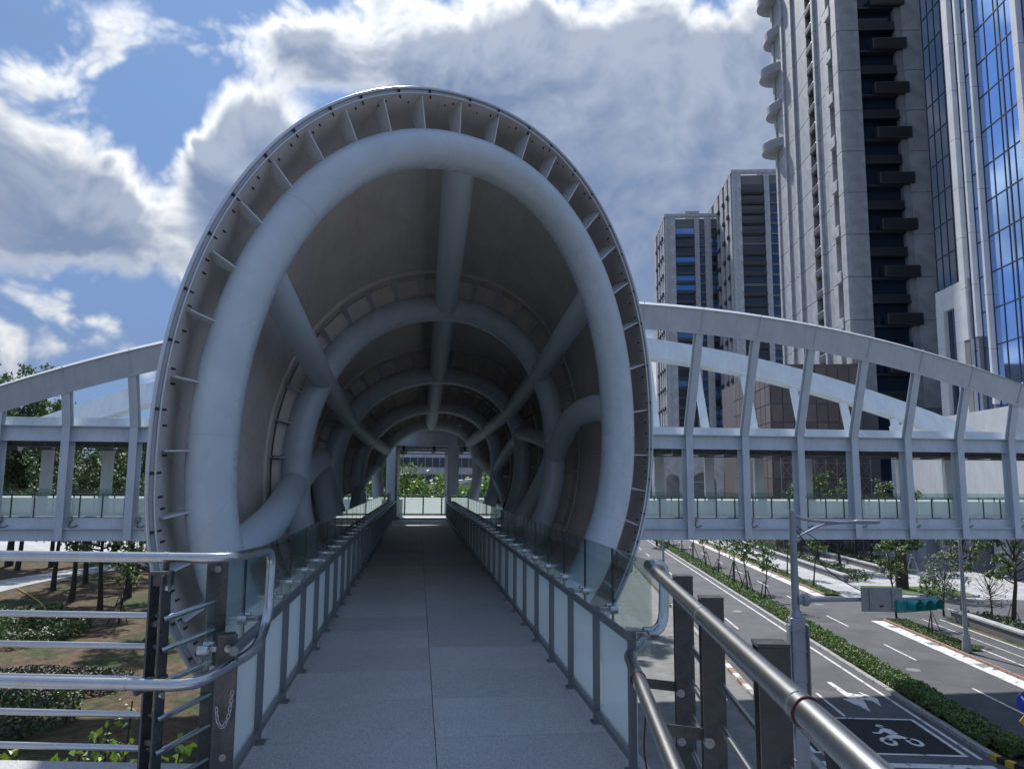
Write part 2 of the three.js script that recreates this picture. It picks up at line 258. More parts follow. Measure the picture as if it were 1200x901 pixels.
// steel railing of the landing above the road
{
  const P = (t, s, y) => RT(t, s, y), T = thing('steel_railing', 'heavy stainless railing with two handrails and plate posts above the road', 'railing');
  const path = rounded([P(0.60, -2, 1.13), P(0.60, 5.34, 1.13), P(0.72, 5.40, 1.13), P(0.70, 5.34, 0.74), P(0.58, 5.16, 0.70), P(0.415, 4.74, 0.665), P(0.415, -2, 0.66)], 0.09);
  part('handrail', pipe(path, 0.035, 420, 18), M.stainless, T);
  const collars = [[2.05, 0.60, 1.13], [3.35, 0.60, 1.13], [4.1, 0.415, 0.66], [4.9, 0.60, 1.13]];
  for (const [s, t, y] of collars) part('pipe_sleeve', rod(P(t, s - 0.012, y), P(t, s + 0.012, y), 0.0375, 0.0375, 18), M.stainless, T);
  for (const s of [4.4, 3.6, 2.6, 0.85]) {
    const up = V(0, 1, 0), po = new THREE.Group(); po.name = 'post'; T.add(po);
    for (const k of [0, 0.07]) { const pl = part('post_plate', muvBar(P(0.69, s + k, -0.02), P(0.69, s + k, 1.155), 0.012, 0.10), M.plate, po); }
    part('top_cap', bar(P(0.69, s - 0.006, 1.162), P(0.69, s + 0.082, 1.162), 0.103, 0.012, up), M.plate, po);
    part('handrail_bracket', [bar(P(0.415, s + 0.035, 0.625), P(0.415, s + 0.035, 0.585), 0.03, 0.012, V(1, 0, 0)), bar(P(0.415, s + 0.035, 0.59), P(0.64, s + 0.035, 0.57), 0.012, 0.05, up)], M.plate, po);
    for (const y of [0.30, 0.55]) { part('bolt_cap', [rod(P(0.66, s - 0.006, y), P(0.66, s - 0.026, y), 0.026, 0.022, 16), rod(P(0.66, s - 0.024, y), P(0.66, s - 0.034, y), 0.011, 0.011, 6)], M.stainless, po); }
  }
  for (const y of [0.98, 0.80, 0.62, 0.44, 0.26, 0.1]) part('rail_bar', rod(P(0.71, -2, y), P(0.71, 4.52, y), 0.015, 0.015, 10), M.stainless, T);
  // red cord and black tape wound on the pipes
  const cord = thing('tied_cord', 'dark red cord tied around the upper pipe with a black strip hanging', 'cord');
  part('cord_loop', pipe(spline([...Array(10)].map((_, i) => { const a = i / 10 * 6.283; return P(0.60 + 0.037 * Math.cos(a), 1.98 + 0.006 * Math.sin(a * 2), 1.13 + 0.037 * Math.sin(a)); }), true), 0.0035, 40, 6, true), M.rope, cord);
  part('hanging_strip', pipe(spline([P(0.64, 1.98, 1.12), P(0.65, 1.95, 1.0), P(0.66, 1.86, 0.86), P(0.69, 1.8, 0.66), P(0.67, 1.7, 0.4)]), 0.017, 30, 6), M.tape, cord);
  const cord2 = thing('tied_cord', 'dark red cord tied around the lower handrail by the first post', 'cord');
  part('cord_loop', pipe(spline([...Array(10)].map((_, i) => { const a = i / 10 * 6.283; return P(0.415 + 0.038 * Math.cos(a), 4.2 + 0.006 * Math.sin(a * 2), 0.66 + 0.038 * Math.sin(a)); }), true), 0.005, 40, 6, true), M.rope, cord2);
  part('cord_end', pipe(spline([P(0.43, 4.2, 0.63), P(0.45, 4.22, 0.5), P(0.44, 4.2, 0.3), P(0.47, 4.15, 0.12)]), 0.005, 30, 5), M.rope, cord2);
}
function muvBar(a, b, w, h) { return bar(a, b, h, w, V(Math.sin(A), 0, -Math.cos(A))); }

// steel railing of the landing beside the park, with the end post and chain
{
  const T = thing('steel_railing', 'stainless railing with thin bars and looped handrail beside the park', 'railing');
  const far = (p, k) => V(p.x - k * Math.cos(10 * D2R), p.y, p.z - k * Math.sin(10 * D2R));
  const u0 = V(-1.02, 1.25, -4.45), l0 = V(-1.06, 0.68, -4.06);
  part('handrail', pipe(rounded([far(u0, 5), u0, V(-0.905, 1.25, -5.1), V(-0.90, 0.82, -5.02), V(-0.885, 0.73, -4.62), l0, far(l0, 5)], 0.13), 0.029, 320, 18), M.stainless, T);
  for (const k of [0.35, 1.45]) { for (const p0 of [u0, l0]) { const p = far(p0, k); part('pipe_sleeve', rod(far(p, 0.012), far(p, -0.012), 0.0312, 0.0312, 16), M.stainless, T); } }
  // posts: pairs of flat plates
  const plate2 = (x, z, h, ang, w = 0.10) => { const g = new THREE.Group(); g.name = 'post'; g.position.set(x, 0, z); g.rotation.y = ang; T.add(g); for (const k of [-0.034, 0.034]) part('post_plate', rbox(-w / 2, w / 2, -0.1, h, k - 0.006, k + 0.006, 0.003), M.plate, g); for (const y of [0.3, Math.min(0.9, h - 0.2)]) part('spacer', rbox(-0.02, 0.02, y, y + 0.03, -0.028, 0.028, 0.003), M.plate, g); for (const y of [h - 0.07, h - 0.62]) part('bolt_cap', rod(V(0, y, 0.04), V(0, y, 0.055), 0.022, 0.019, 14), M.stainless, g); return g; };
  plate2(-1.36, -4.42, 1.17, 75 * D2R, 0.09); plate2(-1.14, -4.72, 1.24, 15 * D2R, 0.115); plate2(-1.0, -4.42, 0.86, 20 * D2R, 0.10); plate2(-2.9, -4.72, 1.17, 75 * D2R, 0.09);
  const b0 = V(-1.4, 0, -4.46);
  for (const y of [0.95, 0.79, 0.62, 0.44, 0.27, 0.09]) { const a = b0.clone().setY(y); part('rail_bar', rod(far(a, 4.2), far(a, -0.03), 0.017, 0.017, 10), M.stainless, T); part('rail_bar', pipe(rounded([V(-1.33, y - 0.01, -4.4), V(-1.29, y, -4.44), V(-1.12, y + 0.045, -4.72)], 0.04), 0.016, 20, 10), M.stainless, T); }
  for (const y of [1.16, 0.62]) part('handrail_bracket', [rod(V(-1.36, y - 0.02, -4.43), V(-1.36, y + 0.02, y > 1 ? -4.5 : -4.16), 0.022, 0.022, 10), rod(V(-1.36, y, y > 1 ? -4.5 : -4.16), V(-1.36, y + 0.07, y > 1 ? -4.5 : -4.14), 0.016, 0.016, 8), rbox(-1.42, -1.3, y - 0.05, y + 0.03, -4.46, -4.4, 0.008)], M.plate, T);
  part('end_plate', [rbox(-1.045, -0.93, -0.1, 0.80, -4.392, -4.38, 0.003)], M.plate, T);
  const ch = thing('chain', 'short steel chain hanging from the end post of the park side railing', 'chain');
  const lp = spline([V(-1.015, 0.50, -4.33), V(-1.0, 0.43, -4.32), V(-0.975, 0.41, -4.31), V(-0.95, 0.46, -4.32), V(-0.94, 0.58, -4.34)]), link = new THREE.TorusGeometry(0.0095, 0.0027, 6, 14); link.scale(1.5, 0.85, 1);
  for (let i = 0; i < 15; i++) { const o = part('link', link, M.stainless, ch), p = lp.getPointAt((i + 0.5) / 15), q = lp.getTangentAt((i + 0.5) / 15); o.position.copy(p); o.quaternion.setFromUnitVectors(V(1, 0, 0), q); o.rotateX((i % 2) * Math.PI / 2 + 0.4); }
}

// ------------------------------------------------------------ the tunnel canopy
const RX = 0.50, RA = Math.atan(0.66), CY = 2.1;
const rings = [{ z: 10.25, a: 3.2, b: 4.12 }, { z: 15.95, a: 3.2, b: 3.18 }, { z: 21.65, a: 3.2, b: 2.55 }, { z: 27.35, a: 2.95, b: 2.2 }, { z: 32.4, a: 2.5, b: 1.9 }];
const lipOff = (ph) => 0.64 + 0.10 * Math.cos(ph) + 0.10 * Math.max(0, Math.sin(ph));   // how far the lining stands off the tube's axis
const ringB = 3.0, EX = 2 / 2.14;
function ringPoint(k, phi, off = 0, fwd = 0) {       // k may be fractional; phi = 0 on the road side, 90 degrees at the crown; fwd = metres towards the mouth
  const i = clamp(Math.floor(k), 0, rings.length - 2), f = k - i, A0 = rings[i], B0 = rings[i + 1];
  const z = mix(A0.z, B0.z, f), a = mix(A0.a, B0.a, f) + off, c = Math.cos(phi), s = Math.sin(phi), b = (s > 0 ? mix(A0.b, B0.b, f) : ringB) + off;
  const X = a * Math.sign(c) * Math.pow(Math.abs(c), EX), Y = b * Math.sign(s) * Math.pow(Math.abs(s), EX);
  return V(RX + X * Math.cos(RA), CY + Y + 0.095 * X, -(z + X * Math.sin(RA)) + fwd);
}
{
  const T = thing('tunnel_canopy', 'large tubular tunnel canopy with thick pale ring tubes and brown lining over the walkway', 'canopy');
  const TAU = Math.PI * 2, tubeR = [0.262, 0.255, 0.25, 0.245, 0.22];
  rings.forEach((r, k) => { const pts = []; for (let i = 0; i < 72; i++) pts.push(ringPoint(k, i / 72 * TAU)); part('ring_tube', pipe(spline(pts, true), tubeR[k], 200, 28, true), M.tube, T); if (k < 3) for (let i = 0; i < 9; i++) { const ph = (i + 0.4) / 9 * TAU, p = ringPoint(k, ph), q = ringPoint(k, ph + 0.01), g = new THREE.TorusGeometry(tubeR[k] - 0.001, 0.004, 6, 40), w = part('weld_seam', g, M.tube, T); w.position.copy(p); w.quaternion.setFromUnitVectors(V(0, 0, 1), q.sub(p).normalize()); } });
  // shell of each bay: inner lining, outer skin and closed edges
  const lowL = [-52, -46, -30, -10, 6, 14], lowR = [-50, -48, -42, -28, -6, 10];
  const nR = rings.length;
  for (let k = 0; k < nR; k++) {
    const last = k === nR - 1;
    const at = (v, ph, off) => { // v 0..1 along the bay
      const kk = k + v * (last ? 0.32 : 1); const o = lipOff(ph) + mix(-0.03, 0.015, last ? 0 : v) + off;
      if (kk <= nR - 1) return ringPoint(kk, ph, o, k === 0 ? 0.14 * (1 - v) : 0.2 * (1 - v));
      const p = ringPoint(nR - 1, ph, o), e = (kk - (nR - 1)) * 6; const q = 1 - 0.13 * e / 1.92; return V(RX + (p.x - RX) * q, CY - 0.4 + (p.y - CY + 0.4) * q, Math.max(p.z - e, -34.35));
    };
    const phi = (u, v) => { const l = 180 - mix(lowL[k], lowL[k + 1], v), r = mix(lowR[k], lowR[k + 1], v); return mix(r, l, u) * D2R; };
    const NU = 96, NV = 8, th = 0.07, f0 = (u, v) => at(v, phi(u, v), 0), f1 = (u, v) => at(v, phi(u, v), th);
    part('shell_lining', grid(NU, NV, f0), M.shell, T);
    part('shell_edge', grid(NU, 1, (u, v) => at(0, phi(u, 0), mix(0, th, v)), true), k ? M.shell : M.shellOut, T);
    part('shell_skin', [grid(NU, NV, f1, true), grid(NU, 1, (u, v) => at(1, phi(u, 1), mix(0, th, v))), grid(NV, 1, (u, v) => at(u, phi(0, u), mix(0, th, v))), grid(NV, 1, (u, v) => at(u, phi(1, u), mix(0, th, v)), true)], M.shellOut, T);
    // fins that tie the lining to the ring tube
    const n = k === 0 ? 33 : k < 3 ? 29 : 25, L0 = 180 - lowL[k], R0 = lowR[k];
    const plates = [];
    for (let i = 0; i < n; i++) {
      const ph = mix(R0 + 2, L0 - 2, i / (n - 1)) * D2R, e = 0.004;
      const p0 = ringPoint(k, ph, tubeR[k] - 0.05), p1 = ringPoint(k, ph, lipOff(ph) - 0.035), d = p1.clone().sub(p0).normalize(), nrm = V(Math.sin(RA), 0, Math.cos(RA)), fw = nrm.clone().addScaledVector(d, -d.dot(nrm)).normalize(), side = d.clone().cross(fw);
      const sh = new THREE.Shape([[0, -0.10], [0.0, 0.07], [0.12, 0.085], [p0.distanceTo(p1), k ? 0.17 : 0.11], [p0.distanceTo(p1), -0.24]].map(q => new THREE.Vector2(...q)));
      const g = new THREE.ExtrudeGeometry(sh, { depth: 0.016, bevelEnabled: false }); g.translate(0, 0, -0.008); muv(g);
      g.applyMatrix4(new THREE.Matrix4().makeBasis(d, fw, side)); g.translate(p0.x, p0.y, p0.z);
      part('fin', g, M.fin, T);
      if (k > 0 && i < n - 1) { // closing plates between the fins, behind them
        const pa = mix(R0 + 2, L0 - 2, (i + 0.05) / (n - 1)) * D2R, pb = mix(R0 + 2, L0 - 2, (i + 0.95) / (n - 1)) * D2R;
        part('band_plate', grid(4, 1, (u, v) => ringPoint(k, mix(pa, pb, u), mix(tubeR[k] + 0.02, lipOff(mix(pa, pb, u)) - 0.07, v), -0.1)), M.shell, T);
      }
    }
    if (k === 0) {
      const pts = (o, fw) => spline([...Array(90)].map((_, i) => (ph => ringPoint(0, ph, lipOff(ph) + o, fw))(mix(lowR[0], 180 - lowL[0], i / 89) * D2R)));
      part('lip_trim', [pipe(pts(0.04, 0.15), 0.022, 240, 6), pipe(pts(-0.035, 0.155), 0.014, 240, 6)], M.trim, T);
      const bolts = []; for (let i = 0; i < 110; i++) { const ph = mix(R0 + 1, L0 - 1, (i + 0.3 * (i % 2)) / 110) * D2R; const p = ringPoint(0, ph, lipOff(ph) - 0.025, 0.10 - 0.07 * (i % 3)), q = ringPoint(0, ph, lipOff(ph) - 0.075, 0.10 - 0.07 * (i % 3)); bolts.push(rod(p, q, 0.012, 0.010, 6)); const p2 = ringPoint(0, ph, lipOff(ph), 0.14), q2 = ringPoint(0, ph, lipOff(ph), 0.172); if (i % 3 === 0) bolts.push(rod(p2, q2, 0.016, 0.016, 6)); }
      const b = part('lip_bolts', bolts, M.bolt, T); b.userData.kind = 'stuff';
    }
  }
  // tubes that run along the canopy
  const run = (f, r, name) => part(name, pipe(spline(f), r, 120, 20), M.tubePlain, T);
  const along = (ph, off) => [...Array(9)].map((_, i) => ringPoint(Math.min(i / 2, 3.999), ph * D2R, off));
  run(along(90, 0.02), 0.235, 'crown_tube'); run(along(149, -0.05), 0.21, 'side_tube'); run(along(33.5, -0.05), 0.21, 'side_tube');
  // low zigzag braces between the ring legs
  const leg = (k, ph, off = 0) => ringPoint(k, ph * D2R, off);
  const brace = (pts, r = 0.235) => part('brace_tube', pipe(spline(pts), r, 60, 18), M.tubePlain, T);
  brace([leg(0, 199), leg(0.5, 192, -0.12), leg(1, 183), leg(1.4, 176, -0.05), leg(1.62, 176), leg(1.74, 190, 0), leg(1.76, 212), leg(1.76, 228)], 0.24);
  brace([leg(1.6, 176, -0.02), leg(1.85, 184, -0.05), leg(2.15, 205), leg(2.4, 225)], 0.21);
  brace([leg(2.2, 214), leg(2.9, 190, -0.05), leg(3.5, 178), leg(3.98, 172)], 0.17);
  brace([leg(0, 5), leg(0.28, 8, -0.02), leg(0.6, 8, -0.04), leg(0.85, 3), leg(1, -2)], 0.235);
  brace([leg(1, 2), leg(1.5, 9, -0.05), leg(2, 16)], 0.2);
  brace([leg(1.02, 0), leg(1.25, -12, -0.05), leg(1.6, -32)], 0.19);
  brace([leg(2, 14), leg(2.5, 6, -0.05), leg(3, -4)], 0.18);
  brace([leg(2.2, -28), leg(3, -10), leg(3.9, 6)], 0.17);
}

// ------------------------------------------------------------ the arch bridge that the walkway joins
const BZ = 34.7, BF = 38.9, POST0 = 12.45, PITCH = 2.72, LEAN = 0.43;
const nearArch = (x) => 9.58 - 0.0066 * (x - 7.5) ** 2, farArch = (x) => 9.95 - 0.0092 * (x - 6.5) ** 2;
{
  const T = thing('arch_footbridge', 'pale blue grey steel footbridge with two outward leaning arches across the road', 'bridge');
  const beamTop = 4.06;
  function chord(fn, z0, dir, x0, x1, dep) {
    const wid = 0.46, n = 110, sec = (x) => { const y = fn(x), up = V(0, 1, dir * LEAN).normalize(), out = V(0, -dir * LEAN, 1).normalize(), c = V(x, y, -z0 + dir * LEAN * (y - beamTop)); const lo = Math.max(dep, 0.2); return [c.clone().addScaledVector(out, wid / 2), c.clone().addScaledVector(out, -wid / 2), c.clone().addScaledVector(out, -wid / 2).addScaledVector(up, -lo), c.clone().addScaledVector(out, wid / 2).addScaledVector(up, -lo)]; };
    const fl = (u) => mix(x0, x1, u), gs = [];
    for (let e = 0; e < 4; e++) gs.push(grid(n, 1, (u, v) => { const s = sec(fl(u)); return s[e].clone().lerp(s[(e + 1) % 4], v); }));
    // thin flange plates along the top and bottom edges
    const fg = (o0, o1, k) => grid(n, 1, (u, v) => { const s = sec(fl(u)); const out = s[0].clone().sub(s[1]).normalize(); return s[k].clone().addScaledVector(out, mix(o0, o1, v)); });
    return gs;
  }
  const ch1 = part('arch_chord', chord(nearArch, BZ, 1, -20.9, 35.9, 1.12), M.white, T), ch2 = part('arch_chord', chord(farArch, BF, -1, -18.6, 31.4, 1.25), M.white, T);
  const flange = (fn, z0, dir, x0, x1) => [...Array(60)].map((_, i) => { const x = mix(x0, x1, i / 59), y = fn(x) + 0.02; return V(x, y, -z0 + dir * LEAN * (y - beamTop)); });
  part('arch_flange', grid(110, 1, (u, v) => { const x = mix(-20.9, 35.9, u), y = nearArch(x) + 0.012, out = V(0, -LEAN, 1).normalize(); return V(x, y, -BZ + LEAN * (y - beamTop)).addScaledVector(out, mix(0.31, -0.31, v)); }), M.white, T);
  // posts
  for (const [z0, dir, fn] of [[BZ, 1, nearArch], [BF, -1, farArch]]) for (let i = -12; i <= 8; i++) {
    const x = POST0 + i * PITCH, y1 = fn(x) - (dir > 0 ? 1.0 : 1.15); if (x < -20 || (dir < 0 && (x < -18 || x > 31))) continue;
    const g = new THREE.Group(); g.name = 'post'; T.add(g);
    const zz = -z0, fr = dir * 0.2;
    part('column', [box(x - 0.25, x + 0.25, -0.86, 3.9, zz - 0.04, zz + 0.0 + 0.0), box(x - 0.045, x + 0.045, -0.86, 3.9, zz + 0.003, zz + 0.36 * dir), box(x - 0.16, x + 0.16, -0.86, 3.96, zz + 0.36 * dir, zz + 0.40 * dir)], M.white, g);
    if (y1 > 4.2) {
      const a = V(x, 3.85, zz + 0.2 * dir), b = V(x, y1, -z0 + dir * LEAN * (y1 - beamTop));
      part('hanger', [bar(a, b, 0.46, 0.04, V(0, 0, 1)), bar(a.clone().add(V(0, 0.0, 0.19 * dir)), b.clone().add(V(0, 0.06, 0.19 * dir)), 0.32, 0.035, V(0, 0, 1)), bar(a.clone().add(V(0, 0, 0.095 * dir)), b.clone().add(V(0, 0.03, 0.095 * dir)), 0.05, 0.17, V(0, 0, 1))], M.white, g);
      if (dir > 0) part('chord_stiffener', bar(V(x, y1, -z0 + LEAN * (y1 - beamTop) + 0.25), V(x, fn(x) - 0.02, -z0 + LEAN * (fn(x) - beamTop) + 0.25), 0.02, 0.10, V(0, 0, 1)), M.white, g);
    }
    if (dir > 0) { part('junction_box', [rbox(x + 0.24, x + 0.40, -0.12, 0.1, zz + 0.05, zz + 0.17, 0.01)], M.alu, g); part('cable', pipe(spline([V(x + 0.32, -0.12, zz + 0.1), V(x + 0.3, -0.3, zz + 0.12), V(x + 0.4, -0.36, zz + 0.12), V(x + 0.62, -0.26, zz + 0.06)]), 0.018, 14, 5), M.black, g); }
  }
  const xe0 = -30, xe1 = 42;
  for (const [z, d] of [[-BZ, 1], [-BF, -1]]) {
    part('side_beam', [box(xe0, xe1, 3.28, 3.86, z - 0.12 * d, z + 0.10 * d), box(xe0, xe1, 3.24, 3.279, z - 0.14 * d, z + 0.26 * d), box(xe0, xe1, 3.861, 3.90, z - 0.14 * d, z + 0.26 * d)], M.white, T);
    part('roof_upstand', [bar(V(xe0, 4.07, z - 0.12 * d), V(xe1, 4.07, z - 0.12 * d), 0.05, 0.42, V(0, 1, -0.45 * d))], M.white, T);
    part('edge_beam', [box(xe0, xe1, -0.86, -0.42, z - 0.08 * d, z + 0.18 * d), box(xe0, xe1, -0.42, -0.385, z - 0.1 * d, z + 0.3 * d), box(xe0, xe1, -0.90, -0.86, z - 0.1 * d, z + 0.3 * d), box(xe0, xe1, -0.384, 0.03, z - 0.1 * d, z + 0.02 * d)], M.white, T);
  }
  part('roof_link', box(-3, 4.5, 4.07, 4.11, -BZ - 0.3, -34.1), M.white, T);
  part('roof', [box(xe0, xe1, 4.0, 4.05, -BF + 0.25, -BZ - 0.25)], M.white, T);
  const tray = []; for (let i = 0; i < 52; i++) { const x = xe0 + 0.3 + i * 1.38; tray.push(box(x, x + 0.12, 3.02, 3.94, -BF + 0.3, -BZ - 0.3)); }
  part('roof_joists', tray, M.darkpost, T);
  part('soffit_strip', [box(xe0, xe1, 3.0, 3.04, -BZ - 0.32, -BZ - 0.2), box(xe0, xe1, 3.15, 3.18, -BZ - 0.30, -BZ - 0.2), box(xe0, xe1, 3.0, 3.04, -BF + 0.2, -BF + 0.32)], M.darkpost, T);
  part('deck', [box(xe0, xe1, -0.3, -0.005, -BF + 0.11, -BZ - 0.11)], M.granite2, T);
  const cross = []; for (let i = 0; i < 26; i++) cross.push(box(xe0 + 1.2 + i * PITCH, xe0 + 1.4 + i * PITCH, -0.8, -0.301, -BF + 0.1, -BZ - 0.1)); part('cross_beams', cross, M.white, T);
  for (const [x, w] of [[-27, 'park'], [38, 'plaza']]) solo('bridge_pier', [box(x - 0.9, x + 0.9, GY, -0.91, -BF - 0.2, -BZ + 0.2)], M.concrete, `wide concrete pier under the ${w} end of the arch bridge`, 'pier');
  // glass balustrades along both sides of the bridge
  for (const [z, d, w] of [[-BZ - 0.22, 1, 'tunnel side'], [-BF + 0.22, -1, 'far side']]) {
    const R = thing('bridge_balustrade', `frosted glass balustrade with dark posts on the ${w} of the arch bridge`, 'balustrade');
    const pane = box(-0.42, 0.42, 0.08, 0.86, -0.006, 0.006), post = rbox(-0.022, 0.022, 0, 0.95, -0.03, 0.03, 0.004), clearP = box(-0.44, 0.44, 0.98, 1.22, -0.005, 0.005);
    for (let i = 0; i < 66; i++) { const x = -26 + i * 0.9067; const gap = d > 0 && x > -1.3 && x < 1.55; const p = part('post', post, M.darkpost, R); p.position.set(x, 0, z); if (gap) { R.remove(p); continue; } const o = part('frosted_pane', pane, M.frost, R); o.position.set(x + 0.453, 0, z); const c = part('clear_pane', clearP, M.clear, R); c.position.set(x + 0.453, 0, z - 0.06 * d); }
    const segs = d > 0 ? [[-26, -1.2], [1.62, 33.7]] : [[-26, 33.7]];
    for (const [a, b] of segs) part('top_rail', [rbox(a, b, 0.95, 0.99, z - 0.03, z + 0.03, 0.008), rbox(a, b, 0.03, 0.07, z - 0.02, z + 0.02, 0.006)], M.darkpost, R);
  }
}

// ------------------------------------------------------------ ground, roads, pavements
{
  const g = new THREE.PlaneGeometry(5000, 5000, 1, 1); g.rotateX(-Math.PI / 2); g.translate(0, GY - 0.02, 0); muv(g);
  struct('ground', g, M.earth, 'bare brown earth with thin grass in the park');
  const lift = (n) => GY + 0.004 * n;
  inRoad(struct('road', [sheet(8.6, 22.0, -60, 900, lift(1)), sheet(-80, 8.59, -20, 20, lift(1))], M.asphalt, 'grey asphalt dual carriageway below the bridge'));
  inRoad(struct('plaza', [sheet(26.6, 240, 66, 300, lift(1)), sheet(27.3, 240, 20, 56, lift(1)), sheet(23.4, 26.59, 66, 300, lift(1))], M.paving, 'pale paved plaza in front of the white tower'));
  inRoad(struct('access_road', [sheet(22.01, 240, 56.01, 65.99, lift(1))], M.asphalt, 'short asphalt access road crossing to the plaza'));
  inRoad(struct('pavement', [sheet(-6, 8.35, 20.5, 200, lift(1))], M.concrete, 'concrete footway beside the near carriageway'));
  inRoad(struct('cycle_path', [sheet(23.6, 26.4, 20, 56, lift(2)), sheet(22.01, 23.599, 20, 45.6, lift(2))], M.asphalt, 'asphalt cycle path beside the far carriageway'));
  inRoad(struct('far_pavement', [sheet(-160, -20, 96, 190, lift(2))], M.paving, 'bright pavement beyond the park trees'));
  // park path through the trees
  const pp = [[-60, 700], [20, 682], [80, 672], [140, 664], [230, 655]].map(([x, y]) => onGround(x, y)); const pc = spline(pp);
  struct('park_path', grid(40, 1, (u, v) => { const p = pc.getPointAt(u), t = pc.getTangentAt(u), n = V(-t.z, 0, t.x).normalize(); return p.addScaledVector(n, mix(2.2, -2.2, v)).setY(lift(3)); }, false), M.paving, 'pale path winding through the park');
  const lawn = inRoad(struct('verge', [sheet(22.17, 23.58, 45.7, 55.2, GY + 0.1), sheet(22.17, 23.38, 67, 200, GY + 0.1)], M.lawn, 'narrow grass verge between carriageway and cycle path'));
  inRoad(struct('grass_island', [flat([[26.8, 72.6], [26.8, 69.6], [30.8, 67.2], [34.5, 67.2], [34.5, 72.6]], GY + 0.13)], M.lawn, 'small lawn island with kerb on the plaza'));
  inRoad(struct('grass_island_kerb', [bar(V(26.7, GY + 0.07, -72.7), V(26.7, GY + 0.07, -69.5), 0.2, 0.14), bar(V(26.7, GY + 0.07, -69.5), V(30.8, GY + 0.07, -67.1), 0.2, 0.138), bar(V(30.8, GY + 0.07, -67.1), V(34.6, GY + 0.07, -67.1), 0.2, 0.14)], M.kerb, 'pale kerb round the lawn island', 'kerb'));
  // median: kerb stones one by one, soil and hedge
  const med = inRoad(struct('median', [box(14.85, 16.12, GY - 0.01, GY + 0.10, -400, -28.4)], M.soil, 'planted strip between the carriageways'));
  const r = rng(3), stone = [0, 1, 2].map(() => rbox(-0.13, 0.13, -0.02, 0.17, -0.595, 0.595, 0.025));
  for (const t of [14.7, 16.26]) { for (let i = 0; i < 70; i++) { const o = part('kerb_stone', stone[i % 3], M.kerb, med); o.position.set(t + (r() - 0.5) * 0.02, GY + (r() - 0.5) * 0.02, -(28.95 + i * 1.21)); } }
  part('far_kerb', [box(14.57, 14.83, GY, GY + 0.16, -400, -113.5), box(16.13, 16.39, GY, GY + 0.16, -400, -113.5)], M.kerb, med);
  // rounded nose with yellow and black stripes
  const nose = [...Array(13)].map((_, i) => { const a = Math.PI + i / 12 * Math.PI; return [15.48 + 0.80 * Math.cos(a), 28.3 + 1.3 * Math.sin(a)]; });
  for (let i = 0; i < 12; i++) { const [a, b] = nose[i], [c, d] = nose[i + 1]; part('nose_block', bar(V(a, GY + 0.09, -b), V(c, GY + 0.09, -d), 0.22, 0.2), i % 2 ? M.black : M.yellow, med); }
  part('nose_soil', flat([[14.8, 28.45], ...nose, [16.2, 28.45]].reverse(), GY + 0.11), M.soil, med);
  // near kerb and far kerb
  const nk = inRoad(struct('near_kerb', [box(8.35, 8.6, GY, GY + 0.15, -60, -20.5)], M.kerb, 'kerb of the footway, painted red and white', 'kerb'));
  for (let i = 0; i < 12; i += 1) part('painted_kerb', rbox(8.34, 8.61, GY + 0.02, GY + 0.156, -(36 + i), -(36.98 + i), 0.01), i % 2 ? M.redkerb : M.mark, nk);
  const fk = inRoad(struct('far_kerb', [box(22.0, 22.15, GY, GY + 0.13, -55.2, -24), box(22.0, 22.15, GY, GY + 0.13, -200, -67)], M.redkerb, 'red painted kerb along the verge', 'kerb'));
  // repaired patches of asphalt
  const road = scene.getObjectByName('road'); { const q = rng(61); for (let i = 0; i < 9; i++) { const t = [9.2, 11.8, 17, 19.4][i % 4] + q(), s0 = 36 + i * 8 + q() * 4; part('asphalt_patch', sheet(t, t + 0.9 + q(), s0, s0 + 1 + q() * 5, lift(1) + 0.002), i % 2 ? M.asphaltOld : M.asphaltMid, road); } for (const [t, s0] of [[10, 47], [12.9, 58], [17.7, 41], [20, 62]]) part('manhole_cover', (() => { const g = new THREE.CircleGeometry(0.35, 20); g.rotateX(-Math.PI / 2); g.translate(t, lift(1) + 0.003, -s0); return g; })(), M.alu, road); }
  // markings
  const mk = (n, g, l) => { const o = inRoad(struct(n, g, M.mark, l, 'road marking')); return o; };
  const y2 = lift(2), y3 = lift(3);
  const edge = mk('edge_line', [sheet(14.17, 14.31, 28.2, 400, y2)], 'white edge line beside the median');
  part('line', sheet(16.62, 16.74, 30, 400, y2), M.mark, edge); part('line', sheet(23.75, 23.87, 20, 56, y3), M.mark, edge); part('line', sheet(26.1, 26.22, 20, 56, y3), M.mark, edge); part('line', sheet(24.9, 24.98, 20, 56, y3), M.mark, edge);
  const gut = mk('gutter_band', [sheet(21.12, 21.98, 20, 55, y2), sheet(21.12, 21.98, 66.5, 300, y2)], 'broad pale gutter band along the far carriageway');
  for (let i = 0; i < 18; i++) { const s = 26 + i * 5.3; if (s > 54 && s < 67) continue; part('drain_grate', sheet(21.45, 21.95, s, s + 0.8, y3), M.alu, gut); }
  const dash = mk('lane_dashes', [sheet(18.76, 18.88, 24, 25.5, y2)], 'broken white lane lines of both carriageways');
  for (let i = 0; i < 14; i++) { const s = 33.6 + i * 9.6; part('dash', sheet(18.76, 18.88, s, s + 4, y2), M.mark, dash); const q = 41.5 + i * 9.6; if (i) part('dash', sheet(11.34, 11.46, q, q + 4, y2), M.mark, dash); }
  part('lane_line', sheet(11.34, 11.46, 32.8, 36.2, y2), M.mark, dash);
  // waiting box with a motorcycle symbol, stop line, arrow
  inRoad(struct('box_surface', sheet(8.75, 13.95, 28.5, 32.6, y2), M.asphaltNew, 'dark waiting box painted on the carriageway', 'road marking'));
  const wb = mk('waiting_box', [sheet(8.75, 13.95, 32.45, 32.6, y3), sheet(8.75, 13.95, 28.4, 28.55, y3), sheet(13.8, 13.95, 28.56, 32.44, y3), sheet(8.75, 8.9, 28.56, 32.44, y3)], 'white outline of the waiting box with motorcycle symbol');
